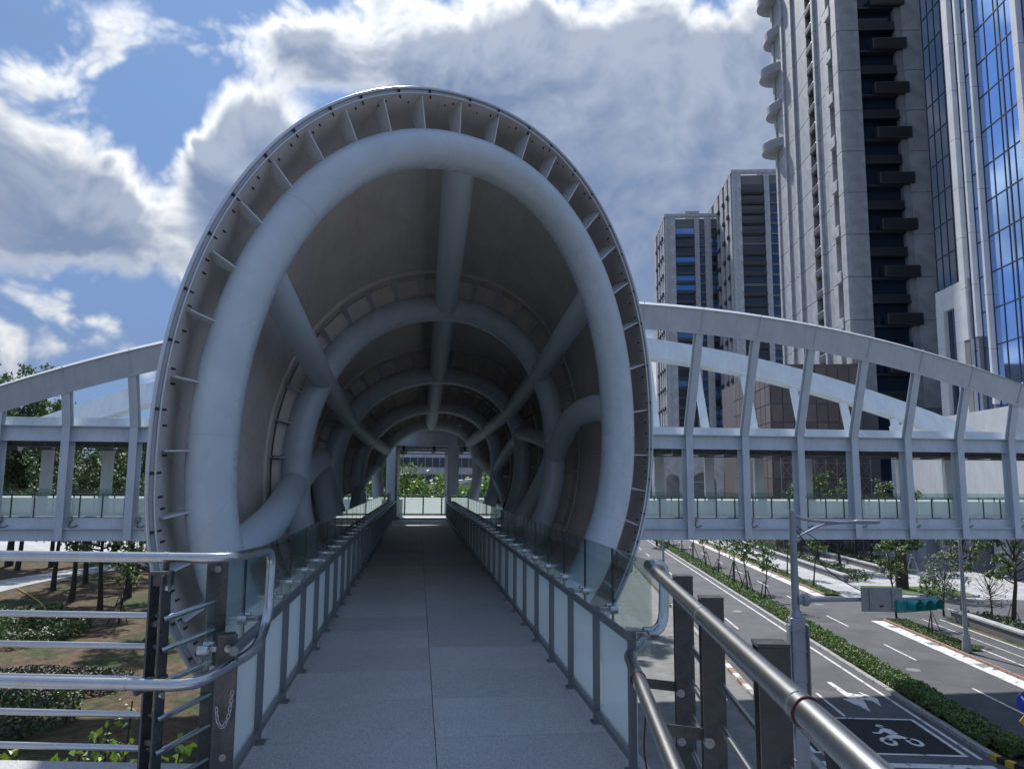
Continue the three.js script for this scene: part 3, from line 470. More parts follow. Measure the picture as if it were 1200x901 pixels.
  part('stop_line', sheet(8.75, 14.3, 27.2, 27.6, y3), M.mark, wb);
  // motorcycle with its rider, drawn for drivers coming towards the viewer
  const S = (pts) => flat(pts.map(([x, y]) => [12.35 - x * 0.78, 31.55 - y * 0.92]), y3 + 0.002), ell = (cx, cy, a, b, a2, b2) => { const o = [...Array(18)].map((_, i) => [cx + a * Math.cos(i / 17 * 6.283), cy + b * Math.sin(i / 17 * 6.283)]), n = [...Array(18)].map((_, i) => [cx + a2 * Math.cos((17 - i) / 17 * 6.283), cy + b2 * Math.sin((17 - i) / 17 * 6.283)]); return S([...o, ...n]); };
  part('motorcycle_symbol', [ell(-0.55, 1.9, 0.34, 0.5, 0.18, 0.28), ell(0.62, 1.9, 0.34, 0.5, 0.18, 0.28), S([[-0.6, 1.5], [-0.15, 1.0], [0.3, 1.15], [0.62, 1.45], [0.5, 1.65], [0.2, 1.5], [-0.2, 1.55], [-0.45, 1.75]]), S([[0.1, 1.05], [0.35, 0.4], [0.05, 0.2], [-0.2, 0.35], [-0.3, 0.95]]), S([[0.3, 0.45], [0.6, 0.8], [0.85, 0.75], [0.85, 0.9], [0.55, 0.98], [0.25, 0.7]]), ell(0.1, -0.05, 0.19, 0.2, 0.0, 0.0)], M.mark, wb);
  const arr = mk('turn_arrow', [flat([[12.52, 38.2], [12.72, 38.2], [12.80, 36.4], [13.35, 36.0], [13.35, 36.6], [13.75, 35.5], [13.42, 34.3], [13.38, 35.1], [12.86, 35.6], [12.86, 35.4], [13.1, 35.4], [12.68, 33.5], [12.22, 35.4], [12.5, 35.4]].reverse(), y2)], 'white straight and turn arrow painted on the near carriageway');
  const far2 = mk('turn_arrow', [flat([[12.2, 44.6], [12.9, 44.5], [12.6, 43.6], [12.9, 43.2], [12.2, 43.4]].reverse(), y2)], 'worn remains of a painted arrow');
  // striped paving right below the landing
  const steps = inRoad(struct('striped_footway', [box(1.2, 8.0, GY + 0.005, GY + 0.05, -24, -6)], M.concrete, 'blue grey footway slabs with pale stripes below the landing'));
  for (let i = 0; i < 17; i++) part('pale_strip', box(1.5 + i * 0.38, 1.62 + i * 0.38, GY + 0.04, GY + 0.056, -23.8, -6.2), M.tileWhite, steps);
}

// ------------------------------------------------------------ street furniture
{
  const T = thing('signal_pole', 'grey pole carrying a street lamp, a sign and horizontal traffic lights', 'traffic signal', null, RT(7.35, 25));
  T.rotation.y = -A;
  part('pole', [rod(V(0, 0, 0), V(0, 8.35, 0), 0.16, 0.10, 16)], M.pole, T);
  part('pole_sleeve', [rbox(-0.22, 0.22, 0.3, 5.1, -0.2, 0.22, 0.06), rod(V(0, 5.1, 0), V(0, 5.3, 0), 0.21, 0.14, 14)], M.pole, T);
  part('sign_panel', [rbox(-0.30, -0.26, 1.7, 4.9, -0.05, 0.3, 0.01), rbox(0.27, 0.3, 2.2, 4.9, -0.05, 0.3, 0.01)], M.pole, T);
  part('pole_bands', [0.9, 2.1, 3.2, 4.1, 4.7].map(y => rbox(-0.232, 0.232, y, y + 0.04, -0.21, 0.232, 0.01)), M.alu, T);
  part('mast_arm', [rod(V(0.1, 5.63, 0.1), V(3.9, 5.72, 0.1), 0.075, 0.05, 12), rod(V(0.2, 5.64, 0.1), V(0.34, 5.642, 0.1), 0.2, 0.2, 12), rod(V(0.05, 5.63, 0.1), V(0.2, 5.63, 0.1), 0.14, 0.14, 8)], M.pole, T);
  for (const [y, z] of [[5.75, 0.2], [5.55, 0.2], [5.75, 0], [5.55, 0]]) part('flange_bolt', rod(V(0.15, y, z), V(0.4, y, z), 0.03, 0.03, 6), M.pole, T);
  part('lamp_arm', [pipe(spline([V(0, 8.2, 0), V(0.5, 8.07, 0), V(1.4, 8.0, 0.02), V(2.1, 8.03, 0.02)]), 0.05, 30, 8), pipe(spline([V(0, 7.45, 0), V(0.4, 7.67, 0), V(0.9, 7.9, 0), V(1.5, 7.98, 0)]), 0.032, 30, 8)], M.pole, T);
  const lum = part('lamp_head', [rbox(1.9, 2.65, 7.98, 8.08, -0.12, 0.16, 0.04, 2)], M.pole, T); part('lamp_lens', rbox(2.0, 2.55, 7.955, 7.98, -0.07, 0.11, 0.01), M.frost, lum);
  const sg = solo('road_sign', [rbox(0.06, 1.3, 0.02, 0.75, 0, 0.03, 0.02)], M.alu, 'grey back of a rectangular road sign hung on the signal arm', 'sign'); sg.position.copy(RT(9.17, 24.72, GY + 5.32)); sg.rotation.y = -A;
  for (const x of [0.33, 1.0]) { part('clamp', [rbox(x - 0.03, x + 0.03, 0.08, 0.7, 0.031, 0.07, 0.006), rbox(x - 0.05, x + 0.05, 0.12, 0.17, 0.031, 0.1, 0.006), rbox(x - 0.05, x + 0.05, 0.58, 0.63, 0.031, 0.1, 0.006)], M.alu, sg); }
  part('plate_label', rbox(0.6, 0.72, 0.16, 0.22, 0.031, 0.034, 0.001), M.black, sg);
  // three horizontal signals, turned towards the corner
  const H = thing('traffic_light', 'teal horizontal traffic light with three hooded lamps on the arm', 'traffic light', null, RT(10.75, 24.9, GY + 5.52)); H.rotation.y = -A + 26 * D2R;
  H.scale.setScalar(0.93);
  part('housing', [rbox(-0.35, 1.2, -0.21, 0.21, -0.16, 0.10, 0.06, 2)], M.teal, H);
  for (let i = 0; i < 3; i++) { const x = -0.05 + i * 0.46; const hood = part('hood', [pipeHood(x)], M.teal, H); part('lens', [(() => { const g = new THREE.SphereGeometry(0.16, 16, 8, 0, 6.283, 0, 0.9); g.rotateX(Math.PI / 2); g.scale(1, 1, 0.4); g.translate(x, 0, 0.06); return g; })()], M.glassDark, hood); }
  part('end_box', rbox(-0.62, -0.36, -0.2, 0.2, -0.15, 0.12, 0.06, 2), M.teal, H); part('bracket', rod(V(-0.7, 0.1, -0.05), V(0.9, 0.24, -0.12), 0.03, 0.03, 8), M.pole, H);
  function pipeHood(x) { const g = new THREE.CylinderGeometry(0.2, 0.21, 0.36, 20, 1, true, -2.3, 4.6); g.rotateX(Math.PI / 2); g.rotateZ(Math.PI); g.translate(x, 0, 0.26); const h = new THREE.CylinderGeometry(0.192, 0.202, 0.36, 20, 1, true, -2.3, 4.6); h.rotateX(Math.PI / 2); h.rotateZ(Math.PI); h.translate(x, 0, 0.26); return merge([g, h]); }
  // overhead wire from the pole to the sign
  solo('overhead_wire', [pipe(spline([RT(7.4, 25, GY + 7.8), RT(8.4, 24.95, GY + 6.5), RT(9.6, 24.9, GY + 5.8), RT(10.0, 24.85, GY + 5.65)]), 0.018, 30, 5), pipe(spline([RT(7.4, 25, GY + 7.9), RT(9.5, 27, GY + 6.9), RT(12.5, 31, GY + 6.6)]), 0.014, 30, 5)], M.black, 'black cables sagging from the signal pole', 'cable');
  // lamp post on the verge
  const lp = (t, s, label, h, r) => { const L = thing('lamp_post', label, 'lamp post', null, RT(t, s)); L.rotation.y = -A; part('pole', rod(V(0, 0.9, 0), V(0, h, 0), r, r * 0.6, 12), M.pole, L); part('pole_base', [rod(V(0, 0.05, 0), V(0, 0.95, 0), r * 2.1, r * 1.5, 8)], M.pole, L); part('lamp_arm', pipe(spline([V(0, h - 0.1, 0), V(-0.5, h + 0.25, 0), V(-1.6, h + 0.35, 0)]), 0.04, 20, 8), M.pole, L); part('lamp_head', rbox(-2.2, -1.5, h + 0.28, h + 0.4, -0.12, 0.12, 0.03), M.pole, L); return L; };
  lp(22.55, 45.4, 'grey lamp post on the grass verge beside the cycle path', 7.2, 0.13);
  lp(8.0, 60.5, 'slim grey lamp post on the footway kerb beyond the bridge', 6.3, 0.10);
  lp(22.5, 120, 'distant lamp post on the verge by the arcade building', 9, 0.1); lp(7.9, 108, 'distant lamp post on the footway towards the towers', 8.5, 0.1);
  // keep right sign and orange diamond on the median nose
  const ks = thing('keep_right_sign', 'round blue keep right sign above an orange diamond marker', 'sign', null, RT(15.62, 27.9)); ks.rotation.y = -A + 0.12;
  part('pole', rod(V(0, 0, 0), V(0, 2.35, 0), 0.035, 0.035, 10), M.alu, ks);
  const disc = part('disc', rod(V(0, 2.0, 0.045), V(0, 2.0, 0.06), 0.31, 0.31, 36), M.blueSign, ks); part('rim', (() => { const g = new THREE.TorusGeometry(0.31, 0.012, 6, 36); g.translate(0, 2.0, 0.055); return g; })(), M.blueSign, disc);
  const ar = (() => { const sh = new THREE.Shape([[-0.03, 0.24], [0.03, 0.24], [0.035, -0.06], [0.11, -0.06], [0, -0.25], [-0.11, -0.06], [-0.035, -0.06]].map(p => new THREE.Vector2(...p))); const g = new THREE.ExtrudeGeometry(sh, { depth: 0.004, bevelEnabled: false }); g.rotateZ(40 * D2R); g.translate(0, 2.0, 0.061); return g; })();
  part('arrow', ar, M.signWhite, disc);
  const dia = (() => { const g = new THREE.BoxGeometry(0.38, 0.38, 0.015); g.rotateZ(Math.PI / 4); g.translate(0, 1.38, 0.05); return muv(g); })(); part('diamond', dia, M.orangeSign, ks);
  // A-frame barrier on the plaza
  const af = thing('a_frame_barrier', 'small grey A-shaped barrier standing on the plaza', 'barrier', null, RT(34.6, 79)); af.rotation.y = -A;
  part('leg', rod(V(-0.75, 0, 0), V(-0.15, 2.1, 0), 0.05, 0.05, 8), M.pole, af); part('leg', rod(V(0.75, 0, 0), V(0.15, 2.1, 0), 0.05, 0.05, 8), M.pole, af); part('crossbar', [rod(V(-0.5, 0.9, 0), V(0.5, 0.9, 0), 0.04, 0.04, 8), rod(V(-0.15, 2.1, 0), V(0.15, 2.1, 0), 0.05, 0.05, 8)], M.pole, af);
  // low planter walls beside the cycle path
  for (const [t0, s0, s1, l] of [[26.9, 34, 56, 'low pale planter wall beside the cycle path'], [26.9, 76, 130, 'low pale planter wall along the plaza edge'], [33.5, 84, 110, 'low pale planter wall before the white tower']]) {
    const W = inRoad(thing('planter_wall', l, 'wall')); part('wall_body', box(t0, t0 + 0.42, GY, GY + 0.55, -s1, -s0), M.joint, W); const r = rng(9); for (let i = 0; i < (s1 - s0) / 1.5 - 0.5; i++) part('coping_stone', rbox(t0 - 0.08, t0 + 0.5, GY + 0.552, GY + 0.70, -(s0 + i * 1.5 + 1.485), -(s0 + i * 1.5), 0.02), M.paving, W);
  }
  const fn = inRoad(thing('guard_rail', 'short white guard rail at the edge of the cycle path', 'fence'));
  for (let i = 0; i < 4; i++) part('post', rod(V(26.6, GY, -(36 + i * 2.4)), V(26.6, GY + 1.0, -(36 + i * 2.4)), 0.06, 0.06, 8), M.tileWhite, fn); for (const y of [0.5, 0.85]) part('rail', rod(V(26.6, GY + y, -35.6), V(26.6, GY + y, -43.6), 0.04, 0.04, 8), M.tileWhite, fn);
}

// ------------------------------------------------------------ buildings, square to the road (local x = t, local z = -s)
{
  const B = (name, label, t, s) => { const o = thing(name, label, 'building', null, RT(t, s)); o.rotation.y = -A; return o; };
  // far residential towers: piers, dark window bays and a balcony on every floor
  function tower(label, t, s, w, d, h, bays, piersLeft, fh, seed) {
    const o = B('apartment_tower', label, t, s), r = rng(seed);
    part('core', box(0.6, w - 0.2, 0, h - 1.5, -d, -0.9), M.seam, o);
    for (const [a, b] of bays.piers) part('pier', box(a, b, 0, h, -1.2, 0), M.tile, o);
    for (const [a, b] of piersLeft) part('pier', box(-0.35, 0.9, 0, h - 0.2, -b, -a), M.tile, o);
    part('roof_frame', [box(-0.4, w, h - 0.9, h + 0.2, -1.3, 0.15), box(-0.4, 0.6, h - 0.9, h + 0.2, -d, -1.31), box(w * 0.35, w * 0.55, h + 0.2, h + 5, -d * 0.6, -d * 0.35)], M.tile, o);
    const n = Math.floor((h - 4) / fh);
    for (const [a, b, kind] of bays.open) {
      const pane = box(a + 0.15, b - 0.15, 0.9, fh - 0.15, -0.86, -0.8), slab = box(a, b, -0.12, 0.12, -0.85, -0.2), bal = kind === 2 ? null : rbox(a + 0.05, b - 0.05, -0.15, 1.15, -0.3, kind ? 0.65 : 0.2, 0.3, 2);
      for (let i = 1; i < n; i++) { const p = part('window', pane, kind === 0 && r() < 0.5 ? M.glassMid : kind === 2 ? M.glassNavy : M.glassDark, o); p.position.y = i * fh; const q = part('floor_slab', slab, M.seam, o); q.position.y = i * fh; if (bal && (kind === 0 || i % 2 === 0 || r() < 0.4)) { const k = part('balcony', bal, kind ? M.balcony : M.mullion, o); k.position.y = i * fh; } }
    }
    const lb = rbox(-0.9, 0.2, 0, 1.3, -1.2, 1.2, 0.25, 2); for (let j = 0; j + 1 < piersLeft.length; j++) { const zc = -(piersLeft[j][1] + piersLeft[j + 1][0]) / 2; part('recess', box(0.3, 0.7, 0, h - 2, zc - 1.4, zc + 1.4), M.glassDark, o); for (let i = 2; i < n; i += 2) { const k = part('balcony', lb, M.balcony, o); k.position.set(0, i * fh, zc); } }
    return o;
  }
  tower('farthest apartment tower with blue windows and pale piers', 39, 274, 26, 30, 106.5, { piers: [[0, 3.6], [10.5, 12.2], [14.2, 16.5], [24, 26]], open: [[3.6, 10.5, 0], [12.2, 14.2, 2], [16.5, 24, 0]] }, [[1.3, 4], [5.5, 8], [10, 13], [16, 19], [24, 30]], 3.5, 4);
  tower('tall apartment tower with rounded black balconies behind the bridge', 58, 250, 34, 40, 113, { piers: [[0, 2.8], [10.4, 12.1], [19.6, 22]], open: [[2.8, 10.4, 1], [12.1, 19.6, 2]] }, [[1.3, 4.5], [7, 11], [14, 19], [22, 29], [33, 40]], 3.5, 8);
  // tall tower with stone piers: open dark balconies on the front, slim piers down the side
  {
    const o = B('stone_tower', 'tall grey stone tower with dark balcony bays beside the glass tower', 43.0, 112), H = 104, fh = 3.55;
    part('core', box(1.0, 24, 0, H, -36, -2.2), M.seam, o);
    const pier = (x0, x1, z0, z1, y0 = 20) => { const n = Math.floor((H - y0) / 6.4); for (let i = 0; i < n; i++) part('stone_panel', rbox(x0, x1, y0 + i * 6.4 + 0.03, y0 + (i + 1) * 6.4 - 0.03, z0, z1, 0.08), M.tileGrey, o); part('pier_core', box(x0 + 0.1, x1 - 0.1, 0, H, z0 + 0.1, z1 - 0.1), M.seam, o); };
    pier(-0.2, 2.6, -2.4, 0); pier(9.2, 12, -2.6, -0.35); part('return_wall', box(8.3, 9.19, 0, H, -2.3, -0.9), M.tileGrey, o);
    // front bay
    part('bay_back', box(2.6, 8.3, 0, H, -2.1, -1.9), M.glassNavy, o);
    const slab = box(2.61, 8.29, -0.14, 0.14, -1.88, -0.6), bal = rbox(4.6, 9.75, -0.9, 0.9, -1.4, -0.05, 0.2, 2), sideW = box(2.65, 3.4, 0.3, 3.0, -1.89, -1.8), mid = rbox(2.7, 8.2, 0.15, 1.2, -0.72, -0.62, 0.02);
    for (let i = 6; i < 29; i++) { const y = i * fh; const s = part('floor_slab', slab, M.mullion, o); s.position.y = y; const w = part('window', sideW, M.glassNavy, o); w.position.y = y; if (i % 2) { const b = part('balcony', bal, M.balcony, o); b.position.y = y + 1.0; } else { const b = part('balustrade', mid, M.balcony, o); b.position.y = y; } }
    // side facing the road: pilasters with bright narrow edges, black rounded balconies between
    for (const [a, b, e] of [[0.05, 2.2, 0.5], [4.6, 6.6, 0.3], [6.6, 10.4, -0.1], [10.4, 11.4, 0.35], [15, 21.5, 0], [21.5, 22.6, 0.45], [23.5, 27, 0.1], [27.0, 28, 0.5], [29, 33, 0.1], [33, 34.2, 0.4]]) { const n = 13; for (let i = 0; i < n; i++) part('stone_panel', rbox(-0.25 - e, 1.2, 20 + i * 6.4 + 0.03, 20 + (i + 1) * 6.4 - 0.03, -b + 0.02, -a - 0.02, 0.1), e > 0.2 ? M.tile : M.tileGrey, o); part('pier_core', box(-0.1 - e, 1.1, 0, H, -b + 0.1, -a - 0.1), M.seam, o); }
    part('side_recess', [box(0.6, 0.8, 0, H, -4.6, -2.2), box(0.5, 0.7, 0, H, -15, -11.4)], M.glassNavy, o);
    const w1 = rbox(-0.9, 0.6, 0, 1.7, -4.5, -2.3, 0.1), b2 = rbox(-0.55, 0.6, 0, 1.5, -14.8, -11.5, 0.4, 2);
    for (let i = 6; i < 29; i++) { if (i % 2) { const k = part('balcony', w1, M.tile, o); k.position.y = i * fh; } const q = part('balcony', b2, M.balcony, o); q.position.y = i * fh; }
    // curved balconies at the rear corner, only on the upper floors
    const cb = (() => { const sh = new THREE.Shape(); sh.moveTo(0, 0); sh.lineTo(0, 6); sh.bezierCurveTo(-3.2, 6, -3.6, 3.5, -2.6, 2); sh.bezierCurveTo(-2, 1, -0.5, 0.8, 0, 0); const g = new THREE.ExtrudeGeometry(sh, { depth: 1.6, bevelEnabled: true, bevelSize: 0.08, bevelThickness: 0.08, bevelSegments: 1, curveSegments: 10 }); g.rotateX(-Math.PI / 2); return muv(g); })();
    for (let i = 0; i < 5; i++) { const k = part('curved_balcony', cb, M.tileGrey, o); k.position.set(0.4, 73 + i * 7.6, -29); k.scale.set(i % 2 ? 0.8 : 1.15, 1, 1.3); }
    // podium wrapped in a lattice, scaffold at its foot
    part('podium', box(-13, -0.6, 0, 26, -30, 2), M.bronze, o);
    const pan = rbox(-0.72, 0.72, 0.06, 2.5, -0.04, 0.08, 0.02); for (let i = 0; i < 8; i++) for (let j = 0; j < 9; j++) { const k = part('lattice_panel', pan, (i + j) % 3 ? M.bronze : M.bronze2, o); k.position.set(-12.2 + i * 1.55, 2 + j * 2.62, 2.05); }
    const pv = rbox(-0.05, 0.08, 0.06, 2.5, -1.2, 1.2, 0.02); for (let i = 0; i < 9; i++) for (let j = 0; j < 9; j++) { const k = part('lattice_panel', pv, (i * 2 + j) % 3 ? M.bronze : M.bronze2, o); k.position.set(-13.06, 2 + j * 2.62, 0.6 - i * 2.6); }
    const sc = thing('scaffold', 'steel scaffold lattice against the foot of the stone tower', 'scaffold', null, RT(30.5, 108)); sc.rotation.y = -A;
    for (let i = 0; i < 9; i++) part('standard', rod(V(i * 1.5, 0, 0), V(i * 1.5, 15, 0), 0.05, 0.05, 6), M.alu, sc); for (let j = 1; j < 8; j++) part('ledger', rod(V(0, j * 2, 0), V(12, j * 2, 0), 0.045, 0.045, 6), M.alu, sc);
    for (let i = 0; i < 8; i++) for (let j = 0; j < 7; j++) part('cross_brace', [rod(V(i * 1.5, j * 2, 0.08), V(i * 1.5 + 1.5, j * 2 + 2, 0.08), 0.03, 0.03, 5), rod(V(i * 1.5 + 1.5, j * 2, 0.1), V(i * 1.5, j * 2 + 2, 0.1), 0.03, 0.03, 5)], M.alu, sc);
  }
  // glass tower: its face runs along the road (local z from 0 to -30), with white piers and blue glass
  {
    const o = B('glass_tower', 'blue glass tower with white piers on a white tiled base', 48.4, 66), fh = 4.1, H = 110;
    part('core', box(0.6, 30, 0, H, -33, 0), M.seam, o);
    const cols = [[-26.6, -33.0, 'n'], [-25.3, -26.6, 'w'], [-23.9, -25.3, 'g'], [-23.4, -23.9, 'w'], [-21.4, -23.4, 'g'], [-20.9, -21.4, 'w'], [-12.9, -20.9, 'b'], [-11.9, -12.9, 'w'], [-4.6, -11.9, 'b'], [-3, -4.6, 'w'], [0, -3, 'b']];
    for (const [z1, z0, k] of cols) {
      if (k === 'w') { for (let i = 0; i < 14; i++) part('white_panel', rbox(-0.55, 0.7, 26 + i * 6.15 - (z1 > -22 ? 8 : 0) + 0.02, 26 + (i + 1) * 6.15 - (z1 > -22 ? 8 : 0) - 0.02, z0, z1, 0.05), M.tileWhite, o); part('pier_core', box(-0.45, 0.65, 0, H, z0 + 0.06, z1 - 0.06), M.seam, o); continue; }
      const n = k === 'b' ? 4 : k === 'n' ? 4 : 2, w = (z1 - z0) / n, y0 = k === 'n' ? 8.2 : 4;
      const pane = box(0.1, 0.16, 0.06, fh - 0.06, 0.05, w - 0.05), mat = k === 'n' ? M.glassNavy : M.glassBlue;
      for (let i = y0; i < 26; i++) { for (let j = 0; j < n; j++) { const p = part('pane', pane, mat, o); p.position.set(0, i * fh, z0 + j * w); } }
      for (let j = 0; j <= n; j++) part('mullion', box(0.03, 0.2, y0 * fh, H, z0 + j * w - 0.05, z0 + j * w + 0.05), M.mullion, o); if (k === 'b') part('mullion', box(0.03, 0.2, y0 * fh, H, z0 + 2.35 * w, z0 + 2.45 * w), M.mullion, o);
      const tr = box(0.02, 0.21, -0.06, 0.06, z0, z1); for (let i = y0; i < 26; i++) part('transom', tr, M.mullion, o).position.y = i * fh;
    }
    // tiled base with a tall window and large dark openings
    const yb = 26; const tiles = rbox(-0.5, 0.06, 0.015, 1.985, 0.015, 2.385, 0.02);
    part('base_wall', [box(-0.3, 0.5, 0, 33.4, -33, -31.2), box(-0.3, 0.5, 0, 33.4, -28.6, -25.3), box(-0.3, 0.5, 14.2, 17.6, -31.2, -28.6), box(-0.3, 0.5, 30.6, 33.4, -31.2, -28.6), box(-0.3, 0.5, 7.5, 12.4, -24.89, 0)], M.tileWhite, o);
    for (const [z0, z1] of [[-33, -31.25], [-28.55, -25.3]]) for (let i = 1; i < 16; i++) { const nn = z1 - z0 > 3 ? 2 : 1; for (let j = 0; j < nn; j++) { const w = (z1 - z0) / nn; part('facing_tile', rbox(-0.36, -0.3, i * 2 + 0.015, i * 2 + 1.985, z0 + j * w + 0.015, z0 + (j + 1) * w - 0.015, 0.015), M.tileWhite, o); } }
    part('tall_window', [box(0.2, 0.26, 0, 14, -31.2, -28.6), box(0.2, 0.26, 17.6, 30.6, -31.2, -28.6)], M.glassNavy, o);
    part('window_mullions', [-30.3, -29.45].map(z => box(0.15, 0.3, 0, 30.6, z - 0.05, z + 0.05)), M.mullion, o);
    // sloping white canopy block in front of the base
    part('canopy_block', [box(-6.5, -0.31, 12.0, 16.5, -34, -8), box(-6.5, 20, 7.4, 11.99, -34, 4)], M.tileWhite, o);
    part('soffit', box(-6.4, 20, 7.2, 7.38, -33.9, 3.9), M.seam, o);
    for (const [z0, z1, x0] of [[-35.5, -33.2, -3.2], [-31, -28.8, -2.6], [-27.6, -24.3, -2.2], [-20.8, -18, -1.8], [-15, -10, -1.4]]) part('base_pier', box(x0, x0 + 2.0, 0, 7.19, z0, z1), M.tileWhite, o);
    part('entrance_glass', box(2.4, 2.5, 0, 7.1, -34, 0), M.glassNavy, o);
  }
  // arcade building seen under the bridge roof
  {
    const o = B('arcade_building', 'cream building with a row of tall arched openings', 22, 172), H = 15.5;
    const sh = new THREE.Shape(); sh.moveTo(0, 0); sh.lineTo(26, 0); sh.lineTo(26, H); sh.lineTo(0, H); sh.lineTo(0, 0);
    const hole = (x, w, y0, y1) => { const p = new THREE.Path(); p.moveTo(x, y0); p.lineTo(x, y1 - w / 2); p.absarc(x + w / 2, y1 - w / 2, w / 2, Math.PI, 0, true); p.lineTo(x + w, y0); p.lineTo(x, y0); sh.holes.push(p); };
    hole(1.5, 3, 1, 11); hole(7, 5.4, 0.5, 11.5); for (let i = 0; i < 5; i++) hole(14 + i * 2.4, 1.5, 1, 12);
    const g = new THREE.ExtrudeGeometry(sh, { depth: 1, bevelEnabled: false }); part('arcade_wall', muv(g), M.tile, o); part('inner_wall', box(0.01, 25.99, 0, H - 0.01, -12, -4.2), M.tileGrey, o); part('cornice', [box(-0.4, 26.4, H, H + 0.7, -12, 1.4), box(-0.1, 26.1, H - 2.4, H - 2.1, 1.001, 1.2)], M.tile, o);
    const q = B('arcade_building', 'narrow grey building with pointed arches beside the road', 12.5, 205), s2 = new THREE.Shape(); s2.moveTo(0, 0); s2.lineTo(22, 0); s2.lineTo(22, 16); s2.lineTo(0, 16); s2.lineTo(0, 0); for (let i = 0; i < 7; i++) { const p = new THREE.Path(), x = 0.8 + i * 3; p.moveTo(x, 0); p.lineTo(x, 9); p.quadraticCurveTo(x + 0.2, 11.5, x + 1, 12.5); p.quadraticCurveTo(x + 1.8, 11.5, x + 2, 9); p.lineTo(x + 2, 0); p.lineTo(x, 0); s2.holes.push(p); }
    part('arcade_wall', muv(new THREE.ExtrudeGeometry(s2, { depth: 1, bevelEnabled: false })), M.tileGrey, q); part('inner_wall', box(0.01, 21.99, 0, 15.99, -10, -4), M.tileGrey, q); part('cornice', box(-0.3, 22.3, 16, 16.6, -10, 1.3), M.tileGrey, q);
  }
  // low buildings framed by the far end of the tunnel
  {
    const o = thing('office_block', 'grey office block with ribbon windows beyond the far end of the tunnel', 'building', null, V(-10, GY, -165)); part('wall', box(0, 26, 0, 19, -12, 0), M.tile, o);
    const pane = box(-0.7, 0.7, 0, 2.0, 0.0, 0.06); for (let j = 0; j < 5; j++) for (let i = 0; i < 16; i++) { const p = part('window', pane, M.glassDark, o); p.position.set(1.4 + i * 1.55, 1.6 + j * 3.5, 0.03); }
    part('roof_edge', box(-0.3, 26.3, 19, 19.6, -12.3, 0.4), M.tile, o);
    const c = thing('station_roof', 'low building with a white sloping roof beyond the far end of the tunnel', 'building', null, V(2, GY, -112)); part('wall', box(1, 16, 0, 8.3, -10, -0.5), M.tileGrey, c); part('roof_slab', [bar(V(0, 8.6, -5), V(17, 10.6, -5), 12, 0.5)], M.tileWhite, c); for (let i = 0; i < 6; i++) part('window', box(1.8 + i * 2.4, 3.6 + i * 2.4, 5.2, 7.2, -0.46, -0.4), M.glassDark, c);
  }
}

// ------------------------------------------------------------ plants
// leaves as small folded diamonds, each with its own tint
function leaves(list, seed, base, spread, size, fold = 0.35) {
  const r = rng(seed), n = list.length, pos = new Float32Array(n * 12), nor = new Float32Array(n * 12), col = new Float32Array(n * 12), idx = new Uint32Array(n * 6);
  const q = new THREE.Quaternion(), e = new THREE.Euler(), a = V(0, 0, 0), nn = V(0, 0, 0);
  for (let i = 0; i < n; i++) {
    const p = list[i], s = size * (0.6 + 0.8 * r()); e.set((r() - 0.5) * 2.2, r() * 6.283, (r() - 0.5) * 2.2); q.setFromEuler(e);
    const pts = [[-0.5, 0, 0], [0, fold * 0.3, 0.32], [0.5, -0.1, 0], [0, fold * 0.3, -0.32]];
    nn.set(0, 1, 0).applyQuaternion(q);
    const t = 1 + (r() - 0.5) * spread, w = (r() - 0.5) * spread * 0.5;
    for (let k = 0; k < 4; k++) { a.set(pts[k][0] * s, pts[k][1] * s, pts[k][2] * s).applyQuaternion(q).add(p); const o = i * 12 + k * 3; pos[o] = a.x; pos[o + 1] = a.y; pos[o + 2] = a.z; nor[o] = nn.x; nor[o + 1] = nn.y; nor[o + 2] = nn.z; col[o] = base[0] * (t + w); col[o + 1] = base[1] * t; col[o + 2] = base[2] * (t - w); }
    idx.set([i * 4, i * 4 + 1, i * 4 + 2, i * 4, i * 4 + 2, i * 4 + 3], i * 6);
  }
  const g = new THREE.BufferGeometry(); g.setAttribute('position', new THREE.BufferAttribute(pos, 3)); g.setAttribute('normal', new THREE.BufferAttribute(nor, 3)); g.setAttribute('color', new THREE.BufferAttribute(col, 3)); g.setAttribute('uv', new THREE.BufferAttribute(new Float32Array(n * 8), 2)); g.setIndex(new THREE.BufferAttribute(idx, 1)); return g;
}
const ORD = ['first', 'second', 'third', 'fourth', 'fifth', 'sixth', 'seventh', 'eighth', 'ninth', 'tenth'];
function gauss(r) { return (r() + r() + r() - 1.5) / 1.5; }
